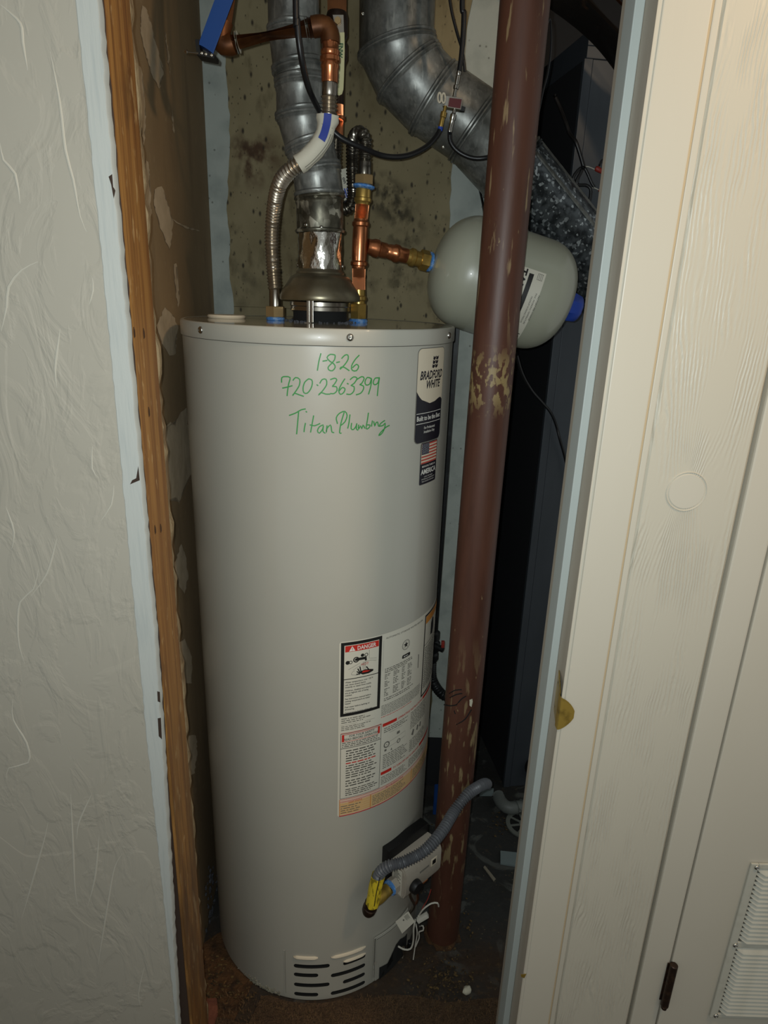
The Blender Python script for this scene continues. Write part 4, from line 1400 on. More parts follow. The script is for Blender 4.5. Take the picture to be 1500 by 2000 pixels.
# --- gas control valve
VO, VN, VT = Vector((.0408, 1.0614, .2810)), Vector((.69087, -.72298, 0)), Vector((.72298, .69087, 0))
def gas_valve():
    g = put('mounting_plate', obox(VO - VN * .0235 - VT * .008 + VZ * -.002, VT, VN, VZ, (.120, .0232, .112), .003), 'black_plastic', WH, label='black bracket behind the gas control')
    # main box with sloping shoulders
    bm = bmesh.new()
    D, Hh, W = .0424, .0866, .1135
    prof = [(0, 0), (D * .86, .006), (D, .020), (D, Hh * .80), (D * .88, Hh * .93), (D * .62, Hh), (0, Hh)]
    a = [bm.verts.new(VO + VN * n + VZ * z) for n, z in prof]
    b = [bm.verts.new(VO + VN * n + VZ * z + VT * W) for n, z in prof]
    bm.faces.new(a)
    bm.faces.new(b[::-1])
    for i in range(len(prof)):
        j = (i + 1) % len(prof)
        bm.faces.new((a[i], b[i], b[j], a[j]))
    bmesh.ops.bevel(bm, geom=[e for e in bm.edges if abs((e.verts[0].co - e.verts[1].co).normalized().dot(VT)) < .5], offset=.003, segments=2, affect='EDGES')
    gv = put('gas_control', bm, 'valve_grey', WH, label='putty-grey gas control box with black knob', sharp=30)
    c = VO + VN * D + VT * .028 + VZ * .030
    bm = bmesh.new()
    lathe(bm, c - VN * .001, c + VN * .013, [(0, .0150), (.3, .0158), (.85, .0142), (1, .0128), (1, .004)], 24)
    put('knob', bm, 'black_plastic', gv, label='black round temperature knob')
    put('display_bezel', obox(VO + VN * (D - .0005) + VT * .078 + VZ * .044, VT, VN, VZ, (.018, .0015, .019), .0006), 'cream_label', gv)
    put('display_window', obox(VO + VN * (D + .0008) + VT * .082 + VZ * .048, VT, VN, VZ, (.010, .0008, .011)), 'black_plastic', gv, smooth=False)
    put('rating_sticker', obox(VO + VN * .006 - VT * .0006 + VZ * .012, VN, VT, VZ, (.026, .0006, .064)), 'white_label', gv, smooth=False)
    bm = bmesh.new()
    for k in range(9):
        obox(VO + VN * .0085 - VT * .0010 + VZ * (.044 + .0032 * k), VN, VT, VZ, (.021 - .004 * (k % 3), .0004, .0013), 0, bm)
    for k in range(3):
        obox(VO + VN * (.010 + .006 * k) - VT * .0010 + VZ * .016, VN, VT, VZ, (.003, .0004, .022), 0, bm)
    put('sticker_print', bm, 'grey_print', gv, smooth=False, kind='stuff')
    bm = bmesh.new()
    for k in range(8):
        obox(VO + VN * (D + .0002) + VT * (.044 + .0036 * k) + VZ * .050, VT, VN, VZ, (.0024, .0003, .005), 0, bm)
    put('embossed_lettering', bm, 'grey_print', gv, smooth=False)
    # tubes under the valve
    for k, (mt, r, dn) in enumerate((('steel', .0034, .03), ('copper', .0028, .022))):
        p0 = VO + VN * .012 + VT * (.046 + .022 * k) + VZ * .004
        u = .275 + .014 * k
        put('valve_tube', tube([p0, p0 - VZ * .04 + VN * .004, cyl(u - .02, .165, .022), cyl(u - .012, .125, .008)], r, 10), mt, gv)
    put('elbow_clip', cylinder(VO + VN * .025 + VT * .074 - VZ * .010, VO + VN * .025 + VT * .088 - VZ * .010, .005, 12, .001), 'copper', gv)
    # blue sealed inlet on the left face
    c = VO + VN * .016 + VZ * .034
    bm = hexnut(c - VT * .014, c, .0165)
    put('inlet_hub', bm, 'valve_grey', gv)
    bm = bmesh.new()
    lathe(bm, c - VT * .0205, c - VT * .0138, [(0, .013), (.2, .0158), (.8, .0160), (1, .013)], 22)
    put('thread_sealant', bm, 'bluetape', gv, label='blue thread sealant ring')
gas_valve()

# --- igniter wires and hanging tag at the burner
def burner_wires():
    W = lambda x, y, off: (lambda uz: cyl(uz[0], uz[1], off))(PC(700 + x / 6.667, 1580 + y / 6.667))
    Q = lambda x, y, Y: P(700 + x / 6.667, 1580 + y / 6.667, Y)
    put('igniter_wire', tube([Q(780, 1395, 1.04), Q(850, 1300, 1.03), Q(950, 1230, 1.03), Q(1030, 1225, 1.03), Q(1045, 1270, 1.035)], .0017, 8), 'wire_white', WH, label='white igniter lead curling up')
    put('igniter_wire', tube([Q(740, 1440, 1.04), Q(720, 1560, 1.04), Q(715, 1720, 1.05), Q(680, 1820, 1.05), Q(600, 1830, 1.05), Q(520, 1790, 1.05)], .0019, 8), 'wire_white', WH)
    put('igniter_wire', tube([Q(750, 1500, 1.042), Q(765, 1620, 1.042), Q(740, 1780, 1.05), Q(715, 1960, 1.05)], .0013, 8), 'wire_white', WH)
    put('igniter_wire', tube([Q(800, 1530, 1.04), Q(840, 1520, 1.035), Q(845, 1580, 1.035), Q(790, 1600, 1.04), Q(790, 1680, 1.045), Q(745, 1790, 1.05)], .0015, 8), 'wire_white', WH)
    put('sensor_wire', tube([Q(945, 1050, 1.05), Q(900, 1180, 1.05), Q(840, 1280, 1.05), Q(790, 1400, 1.045)], .0010, 6), 'wire_red', WH, label='thin dull red wire')
    a, b = Q(770, 1480, 1.03), Q(905, 1400, 1.035)
    d = (b - a).normalized()
    s = d.cross(Vector((0, 1, 0))).normalized()
    put('wire_connector', obox(a - s * .005, d, Vector((0, 1, 0)), s, ((b - a).length, .009, .010), .001), 'wire_white', WH, label='pale plug connector on the igniter lead')
    c = [Q(650, 1330, 1.030), Q(735, 1465, 1.030), Q(570, 1620, 1.034), Q(482, 1465, 1.034)]
    tg = put('hanging_tag', slab(c, Vector((0, -1, 0)), .0006), 'white_label', WH, smooth=False, label='white paper tag tied to the wires')
    bm = bmesh.new()
    e1 = (c[1] - c[0]).normalized()
    e2 = (c[3] - c[0]).normalized()
    n = Vector((0, -1, 0))
    for k in range(6):
        obox(c[0] + e1 * .003 + e2 * (.005 + .0022 * k) + n * .0008, e1, n, e2, (.014 - .003 * (k % 2), .0002, .0008), 0, bm)
    obox(c[0] + e1 * .008 + e2 * .021 + n * .0008, e1, n, e2, (.004, .0002, .004), 0, bm)
    put('tag_print', bm, 'grey_print', tg, smooth=False, kind='stuff')
    # igniter and its lever at the opening
    p = W(585, 1720, .018)
    put('igniter', cylinder(p - VZ * .012, p + VZ * .012, .006, 14, .001), 'black_plastic', WH, label='black push igniter')
    q = W(520, 1800, .014)
    put('latch_arm', tube([q + VZ * .012, q, q + VZ * -.012 + VT * .004, q + VZ * -.022], .0032, 8), 'steel', WH)
    put('gas_manifold_tube', tube([W(610, 1860, .012), W(560, 1930, .010), W(520, 1990, .008)], .0016, 8), 'steel', WH)
burner_wires()

# ================================================================== FLUES
def gore_pipe(root, pts, R0, mats, bead=.0034, names='pipe_section', n=40, beadmat=None, ends=True):
    """Straight sections mitred at their joints, each its own part, a rolled bead at each joint."""
    pts = [Vector(p) for p in pts]
    planes = []
    for i, p in enumerate(pts):
        if i == 0:
            nrm = pts[1] - pts[0]
        elif i == len(pts) - 1:
            nrm = pts[-1] - pts[-2]
        else:
            nrm = (pts[i] - pts[i - 1]).normalized() + (pts[i + 1] - pts[i]).normalized()
        planes.append(nrm.normalized())
    u, v = frame(pts[1] - pts[0])
    prevd = (pts[1] - pts[0]).normalized()
    for i in range(len(pts) - 1):
        a, b = pts[i], pts[i + 1]
        d = (b - a).normalized()
        if d.dot(prevd) < .99999:
            q = prevd.rotation_difference(d)
            u, v = q @ u, q @ v
        prevd = d
        rr = R0(i) if callable(R0) else R0
        Ls = (b - a).length
        bm = bmesh.new()
        cuts = [(0.0, bead * .3), (.0020, bead), (.0046, bead), (.0066, bead * .12), (.0098, bead * .5), (.0125, 0), (Ls - .0075, 0), (Ls - .005, bead * .9), (Ls - .002, bead * .9), (Ls, bead * .2)] if Ls > .02 else [(0.0, bead), (Ls, bead)]
        rings = []
        for dist, ex in cuts:
            t = dist / Ls
            ring = []
            for k in range(n):
                ang = 2 * math.pi * k / n
                w_ = u * math.cos(ang) + v * math.sin(ang)
                base = a + w_ * (rr + ex)
                # slide along d to the mitre planes
                sa = (a - base).dot(planes[i]) / d.dot(planes[i])
                sb = (b - base).dot(planes[i + 1]) / d.dot(planes[i + 1])
                if dist < Ls / 2:
                    s = sa + dist
                else:
                    s = sb - (Ls - dist)
                ring.append(bm.verts.new(base + d * s))
            rings.append(ring)
        for p, q in zip(rings, rings[1:]):
            for k in range(n):
                bm.faces.new((p[k], p[(k + 1) % n], q[(k + 1) % n], q[k]))
        if ends and (i == 0 or i == len(pts) - 2):
            pass
        yield i, bm, (mats[i] if isinstance(mats, (list, tuple)) else mats)

def small_flue():
    z = lambda x, y: P(x, y, YC)
    ctr = [Vector((z(572, -60).x - .004, YC, HC - .01)), z(574, 60), z(582, 132), z(588, 160), z(588, 224), z(604, 283), z(617, 330), z(620, 382)]
    base = Vector((XC, YC, 0))
    ctr[-1] = Vector((-.1335, YC, ctr[-1].z))
    ctr.append(Vector((XC, YC, z(620, 456).z)))
    t = thing('flue_pipe', 'narrow galvanised flue pipe rising from the tank hood with foil tape at its foot', 'flue pipe', (XC, YC, z(620, 528).z))
    for i, bm, m in gore_pipe(t, ctr, .0418, ['galv'] * 7 + ['galv_dirty']):
        put('pipe_section', bm, m, t, sharp=50, label='mottled lower section' if i == 7 else None)
    # foil-taped connector
    bm = bmesh.new()
    zb, zt = z(620, 529).z, z(620, 452).z
    n, rows = 44, []
    r = random.Random(5)
    ph = [r.uniform(0, 6.28) for _ in range(6)]
    for i in range(15):
        q = i / 14
        ring = []
        for k in range(n):
            a = 2 * math.pi * k / n
            rr = .0398 + .0011 * math.sin(3 * a + ph[0] + 3 * q) * math.sin(q * 3.1) + .0007 * math.sin(7 * a + ph[1] - 8 * q) + .0005 * math.sin(13 * a + 14 * q + ph[2])
            if q < .12:
                rr += .0008 * math.sin(22 * a)
            ring.append(bm.verts.new((XC + rr * math.cos(a), YC + rr * math.sin(a), zb + (zt - zb) * q)))
        rows.append(ring)
    for p, q in zip(rows, rows[1:]):
        for k in range(n):
            bm.faces.new((p[k], p[(k + 1) % n], q[(k + 1) % n], q[k]))
    put('foil_tape', bm, 'foil', t, sharp=60, label='crinkled shiny foil tape')
    for x, y in ((600, 443), (632, 449)):
        p = z(x, y)
        d = Vector((p.x - XC, -.04, 0)).normalized()
        q = Vector((XC, YC, p.z)) + d * .0418
        put('screw', screw_head(q, d, .0036), 'chrome', t)
    for x, sx in ((579, -1), (664, 1)):
        q = Vector((XC + sx * .0405, YC, z(620, 519).z))
        put('screw', screw_head(q, Vector((sx, 0, 0)), .004), 'chrome', t)
small_flue()

def big_duct():
    Y0 = 1.565
    c = [Vector((P(774, -70, Y0).x, Y0, HC - .01)), P(774, 92, Y0), P(797, 143, Y0), P(845, 193, Y0), P(925, 247, Y0), P(999, 330, Y0), P(1220, 600, Y0 + .02)]
    t = thing('furnace_flue', 'wide galvanised furnace flue bending down to the right behind the post', 'flue pipe', c[4])
    Rb = .0765
    for i, bm, m in gore_pipe(t, c, Rb, ['galv'] * 5 + ['galv_spangle'], bead=.0042, n=52):
        put('pipe_section', bm, m, t, sharp=50, label='heavily spangled lower length' if i >= 5 else None)
    # long flat lock seam on the lower run
    a, b = c[5], c[6]
    d = (b - a).normalized()
    up = d.cross(Vector((0, -1, 0))).normalized()
    if up.z < 0:
        up = -up
    fr = Vector((0, -1, 0))
    bm = bmesh.new()
    rows = []
    for ang, off in ((18, .0), (19, .0028), (60, .0028), (61, .0)):
        w_ = up * math.cos(R_(ang)) + fr * math.sin(R_(ang))
        rows.append([bm.verts.new(a + w_ * (Rb + off)), bm.verts.new(b + w_ * (Rb + off))])
    for p, q in zip(rows, rows[1:]):
        bm.faces.new((p[0], p[1], q[1], q[0]))
    put('lock_seam', bm, 'galv', t, smooth=False, label='flat smooth lock seam strip')
    for x, y in ((944, 173), (897, 268), (946, 240), (866, 285), (708, 22)):
        p0 = P(x, y, Y0 - Rb * .8)
        put('screw', screw_head(p0 + Vector((0, .012, 0)), N_, .004), 'chrome', t)
big_duct()

# ================================================================== PLUMBING, LEFT
def left_plumbing():
    Yp = 1.19
    # horizontal tarnished copper run with elbow down
    cp = thing('copper_pipe', 'tarnished brown copper water pipe with elbow crossing before the narrow flue', 'pipe', P(436, 88, Yp))
    a, b = P(436, 88, Yp), P(612, 53, Yp)
    put('horizontal_run', tube([a, b], .0136, 20, smooth=False), 'copper_old', cp)
    d = (b - a).normalized()
    el = [P(604, 54.5, Yp), P(622, 51, Yp), P(636, 53, Yp), P(644, 66, Yp), P(645, 84, Yp)]
    put('elbow', tube(el, .0148, 22, step=.004), 'copper_old', cp)
    put('solder_ring', tube([P(598, 56, Yp), P(603, 55, Yp)], .0150, 22, smooth=False), 'mud_grey', cp)
    put('press_coupling', lathe(bmesh.new(), P(645, 84, Yp), P(644, 162, Yp), [(0, .0128), (.02, .0128), (.16, .0132), (.2, .0150), (.28, .0150), (.32, .0138), (.36, .0160), (.46, .0160), (.5, .0138), (.55, .0148), (.62, .0148), (.66, .0136), (.95, .0134), (1, .0128)], 28), 'copper', cp, label='bright copper press coupling')
    put('end_elbow', tube([P(462, 83, Yp), P(444, 88, Yp), P(432, 82, Yp), P(431, 62, Yp), P(436, 40, Yp)], .0152, 20, step=.004), 'copper_old', cp)
    put('riser', tube([P(435, 46, Yp), P(435, 46, Yp) + (P(450, -60, Yp) - P(435, 46, Yp)) * 6.4], .0136, 18, smooth=False), 'copper_old', cp)
    put('solder_ring', tube([P(462, 83, Yp), P(466, 82.4, Yp)], .0150, 22, smooth=False), 'mud_grey', cp)

    hs = thing('flexible_connector', 'ribbed stainless water connector curving down in front of the narrow flue', 'water connector', (-.219, 1.27, ZT))
    zt_ = ZT
    base = Vector((P(538, 612, 1.27).x, 1.27, zt_))
    up = lambda y: Vector((base.x, base.y, P(538, y, 1.27).z))
    path = [P(643, 188, Yp), P(641, 232, Yp), P(628, 275, Yp - .005), P(600, 308, Yp - .004), P(566, 333, Yp), P(545, 362, Yp + .02), P(535, 410, Yp + .05), P(531, 470, Yp + .07), P(534, 530, 1.268), up(566)]
    put('ribbed_tube', tube(path, .0121, 18, rib=(.0056, .0014)), 'hose', hs)
    put('end_sleeve', lathe(bmesh.new(), P(644, 162, Yp), P(643, 189, Yp), [(0, .0120), (.1, .0126), (.85, .0126), (1, .0112)], 24), 'steel', hs)
    put('end_sleeve', lathe(bmesh.new(), up(599), up(564), [(0, .0112), (.1, .0112), (.9, .0108), (1, .0122)], 24), 'steel', hs)
    put('hex_nut', hexnut(Vector((base.x, base.y, ZT + .0050)), up(598), .0185), 'nut_bronze', hs)
    put('thread_sealant', lathe(bmesh.new(), base + VZ * -.0005, Vector((base.x, base.y, ZT + .0055)), [(0, .0165), (.4, .0178), (.8, .0165), (1, .0150)], 24), 'bluetape', hs, label='blue thread sealant ring')
    # paper tag wrapped round the hose
    pts = [P(640, 226, Yp), P(638, 246, Yp), P(628, 276, Yp - .005), P(604, 305, Yp - .004), P(583, 322, Yp - .002)]
    sp = catmull(pts, .006)
    bm = bmesh.new()
    n = len(sp)
    rows = []
    for i, p in enumerate(sp):
        dd = (sp[min(i + 1, n - 1)] - sp[max(i - 1, 0)]).normalized()
        fr = Vector((0, -1, 0))
        sd = dd.cross(fr).normalized()
        wv = 1.0 + .18 * math.sin(i * .9)
        ex = 1.25 if i in (0, 1) else 1.0
        row = []
        for k, ang in enumerate((-112, -70, -35, 0, 35, 70, 112)):
            rr = .0150 * (ex if k in (0, 6, 1, 5) else 1) + .0007 * math.sin(i * 1.7 + k * 2.1)
            row.append(bm.verts.new(p + sd * math.sin(R_(ang)) * rr + fr * math.cos(R_(ang)) * rr))
        rows.append(row)
    for p, q in zip(rows, rows[1:]):
        for k in range(6):
            bm.faces.new((p[k], p[k + 1], q[k + 1], q[k]))
    tag = put('paper_tag', bm, 'tag_paper', hs, sharp=60, label='crumpled white paper tag with a blue bar')
    bm = bmesh.new()
    rows = []
    for i, p in enumerate(sp[:max(4, int(n * .50))]):
        dd = (sp[min(i + 1, n - 1)] - sp[max(i - 1, 0)]).normalized()
        fr = Vector((0, -1, 0))
        sd = dd.cross(fr).normalized()
        row = []
        for k, ang in enumerate((-16, 6, 28)):
            rr = .0162
            row.append(bm.verts.new(p - sd * math.sin(R_(ang)) * rr + fr * math.cos(R_(ang)) * rr))
        rows.append(row)
    for p, q in zip(rows, rows[1:]):
        for k in range(2):
            bm.faces.new((p[k], p[k + 1], q[k + 1], q[k]))
    put('blue_bar', bm, 'tag_blue', tag)
    bm = bmesh.new()
    for j, ang0 in enumerate((-58, 44, 60)):
        q0 = []
        for i in range(int(n * (.35 if j else .5)), int(n * .93)):
            dd = (sp[min(i + 1, n - 1)] - sp[max(i - 1, 0)]).normalized()
            fr = Vector((0, -1, 0))
            sd = dd.cross(fr).normalized()
            q0.append(sp[i] - sd * math.sin(R_(ang0)) * .0160 + fr * math.cos(R_(ang0)) * .0160)
        if len(q0) > 2:
            tube(q0, .0004, 4, bm=bm, step=.008)
    put('tag_print', bm, 'grey_print', tag, smooth=False, kind='stuff')
left_plumbing()

# blue tubing with its black end bracket at upper left
def blue_tube():
    Yb = 1.13
    t = thing('blue_tube', 'blue water tube slanting down to a black bracket at the upper left', 'tube', P(402, 98, Yb))
    put('tubing', tube([P(402, 97, Yb) + (P(460, -60, Yb) - P(402, 97, Yb)) * 4.4, P(402, 97, Yb)], .0118, 18, smooth=False), 'blue_pipe', t)
    bm = slab([P(383, 97, Yb - .012), P(419, 106, Yb - .012), P(418, 114, Yb - .012), P(384, 107, Yb - .012)], Vector((0, 1, 0)), .026)
    slab([P(381, 77, Yb - .008), P(388, 76, Yb - .008), P(391, 100, Yb - .008), P(384, 104, Yb - .008)], Vector((0, 1, 0)), .018, bm)
    put('bracket', bm, 'black_plastic', t, smooth=False, label='black end bracket')
    put('nail', lathe(bmesh.new(), P(388, 104, Yb - .014), P(360, 101, Yb - .014), [(0, .0016), (.75, .0016), (.8, .0034), (1, .0012)], 10), 'chrome', t)
    for x, y in ((394, 104), (402, 106), (413, 108)):
        put('rivet', screw_head(P(x, y, Yb - .0125), N_, .0024), 'chrome', t)
blue_tube()

# ================================================================== PLUMBING, RIGHT
YR = 1.30
def right_plumbing():
    bx = P(700, 600, YR).x
    V = lambda x, y: P(x, y, YR)
    t = thing('copper_riser', 'bright copper riser with press tee on the tank top right of the hood', 'pipe', (bx, YR, ZT))
    base = Vector((V(700, 612).x, YR, ZT - .0008))
    put('hex_adapter', hexnut(Vector((base.x, YR, ZT + .0055)), V(700.5, 593), .0165), 'brass', t)
    put('thread_sealant', lathe(bmesh.new(), base, Vector((base.x, YR, ZT + .0058)), [(0, .017), (.4, .0185), (.8, .0165), (1, .015)], 22), 'bluetape', t, label='blue thread sealant ring')
    put('brass_neck', lathe(bmesh.new(), V(700.5, 594), V(700.6, 566), [(0, .0125), (.2, .0125), (.3, .0150), (.5, .0150), (.6, .0128), (1, .0125)], 24), 'brass', t)
    put('lower_pipe', tube([V(700.6, 567), V(701, 516)], .0122, 24, smooth=False), 'copper', t)
    put('press_tee', lathe(bmesh.new(), V(701, 525), V(705, 428), [(0, .0128), (.02, .0134), (.05, .0136), (.07, .0162), (.13, .0162), (.16, .0138), (.22, .0142), (.5, .0146), (.78, .0142), (.84, .0136), (.87, .0160), (.93, .0160), (.96, .0134), (1, .0128)], 28), 'copper', t)
    put('upper_pipe', tube([V(705, 429), V(708, 397)], .0122, 24, smooth=False), 'copper', t)
    put('brass_coupling', lathe(bmesh.new(), V(708, 400), V(710, 368), [(0, .0128), (.12, .0138), (.2, .0160), (.38, .0160), (.44, .0140), (.9, .0140), (1, .0130)], 24), 'brass', t)
    # branch to the expansion tank
    a, b = P(706, 478, YR), P(838, 511, 1.345)
    L_ = (b - a).length
    put('branch_coupling', lathe(bmesh.new(), a, a.lerp(b, .66), [(.12, .0136), (.2, .0138), (.27, .0162), (.35, .0162), (.38, .0138), (.52, .0138), (.56, .0122), (.62, .0138), (.68, .0138), (.72, .0162), (.80, .0162), (.84, .0138), (1, .0134)], 28), 'copper', t, label='copper side branch with press beads')
    put('branch_adapter', lathe(bmesh.new(), a.lerp(b, .655), a.lerp(b, .87), [(0, .0130), (.2, .0136), (.3, .0168), (.5, .0168), (.6, .0140), (1, .0140)], 24), 'brass', t)
    put('branch_nut', hexnut(a.lerp(b, .86), a.lerp(b, .985), .0190), 'brass', t)
    put('thread_sealant', lathe(bmesh.new(), a.lerp(b, .985), a.lerp(b, 1.035), [(0, .0140), (.3, .0182), (.8, .0178), (1, .0135)], 24), 'bluetape', t, label='blue thread sealant ring')
right_plumbing()

def coil_connector():
    V = lambda x, y, o=0: P(x, y, YR + o)
    t = thing('flexible_connector', 'dark ribbed connector doubling back in a tight loop above the copper riser', 'water connector', V(711, 362))
    path = [V(712, 318), V(713, 293), V(713, 274), V(706, 261), V(697, 262, .01), V(690, 276, .025), V(688, 310, .04), V(689, 350, .04), V(690, 380, .04), V(685, 401, .045), V(673, 408, .05), V(663, 400, .06), V(658, 382, .065), V(655, 345, .065), V(655, 300, .055), V(657, 262, .045)]
    put('ribbed_tube', tube(path, .0112, 16, rib=(.0056, .0014)), 'hose_dark', t)
    put('end_sleeve', lathe(bmesh.new(), V(711.5, 344), V(712, 314), [(0, .0118), (.1, .0124), (.9, .0124), (1, .0110)], 24), 'hose_dark', t)
    put('hex_nut', hexnut(V(711, 361), V(711.5, 342), .0180), 'nut_bronze', t)
    put('thread_sealant', lathe(bmesh.new(), V(710, 369), V(711, 360), [(0, .015), (.3, .0195), (.7, .0200), (1, .0155)], 24), 'bluetape', t, label='blue thread sealant ring')
    c = [P(666, 331, 1.372), P(684, 326, 1.366), P(689, 378, 1.358), P(680, 388, 1.358), P(664, 398, 1.362), P(661, 352, 1.372)]
    tg = put('paper_tag', slab(c, Vector((0, -1, 0)), .0006), 'tag_paper', t, smooth=False, label='white paper tag with blue print')
    bm = bmesh.new()
    for k in range(3):
        slab([P(666 + 5 * k, 368, 1.3565), P(669 + 5 * k, 368, 1.3565), P(676 + 4 * k, 386, 1.3565), P(673 + 4 * k, 386, 1.3565)], N_, .0003, bm)
    slab([P(662, 364, 1.3575), P(665.5, 364, 1.3575), P(673, 386, 1.3575), P(664, 390, 1.3575)], N_, .0003, bm)
    put('tag_print', bm, 'tag_blue', tg, smooth=False)
    b2 = text2('on', 0, 0, .0060, .0105, bold=.03)
    o = P(668.5, 347, 1.3555)
    ex = (P(672.5, 361, 1.3555) - o).normalized()
    ez = Vector((0, -1, 0)).cross(ex) * 1
    for v in b2.verts:
        v.co = o + ex * v.co.x + ez * v.co.z
    put('tag_lettering', b2, 'black_print', tg, smooth=False)
coil_connector()

def ball_valve():
    Yv = 1.345
    V = lambda x, y, o=0: P(x, y, Yv + o)
    t = thing('ball_valve', 'ball valve on a copper riser with a cream lever grip lettered in green', 'valve', V(657, 260))
    put('riser', tube([Vector((V(657, -60).x, Yv, HC)), V(658, 30)], .0165, 18, smooth=False), 'copper_old', t)
    put('valve_body', lathe(bmesh.new(), V(658, 24), V(658, 205), [(0, .0165), (.05, .019), (.25, .019), (.3, .015), (.34, .0185), (.5, .0185), (.55, .015), (.62, .013), (1, .0125)], 22), 'dark_bronze', t)
    put('lower_pipe', tube([V(658, 200), V(657, 264)], .0122, 20, smooth=False), 'copper', t)
    put('press_ring', lathe(bmesh.new(), V(657, 226), V(657, 236), [(0, .013), (.2, .0160), (.8, .0160), (1, .013)], 22), 'copper', t)
    # lever: steel tang with bolt, cream grip hanging down
    fr = Vector((0, -1, 0))
    put('lever_tang', slab([V(650, 30, -.034), V(671, 30, -.034), V(672, 66, -.034), V(658, 66, -.034)], fr, .0022), 'steel', t, smooth=False)
    put('lever_nut', hexnut(V(660, 42, -.036), V(660, 42, -.036) + fr * .006, .0062), 'nut_bronze', t)
    pts = [(659, 66), (673, 65), (673.5, 100), (672.5, 140), (671, 176), (668, 185), (662, 188), (657, 184), (655.5, 176), (657, 140), (659, 100)]
    bm = slab([V(x, y, -.033) for x, y in pts], fr, .006)
    bmesh.ops.bevel(bm, geom=[e for e in bm.edges if abs((e.verts[0].co - e.verts[1].co).normalized().dot(fr)) < .3], offset=.0014, segments=2, affect='EDGES')
    gp = put('lever_grip', bm, 'cream_plastic', t, label='cream vinyl grip with dark green lettering')
    o = V(662.0, 84, -.0396)
    ex = (V(661.0, 108, -.0396) - o).normalized()
    ez = fr.cross(ex)
    b2 = text2('FNW', 0, 0, .0072, .0215, bold=.03)
    for k, (s, wd, dz) in enumerate((('STAINLESS', .012, .001), ('600 WOG', .020, .0006), ('150 WSP', .018, -.005))):
        text2(s, (.030, .046, .048)[k], dz + .001, .0024, wd, b2)
    for v in b2.verts:
        v.co = o + ex * v.co.x + ez * v.co.z
    m = M('dark_green_print', '#16512f', .5)
    put('grip_lettering', b2, m, gp, smooth=False)
ball_valve()

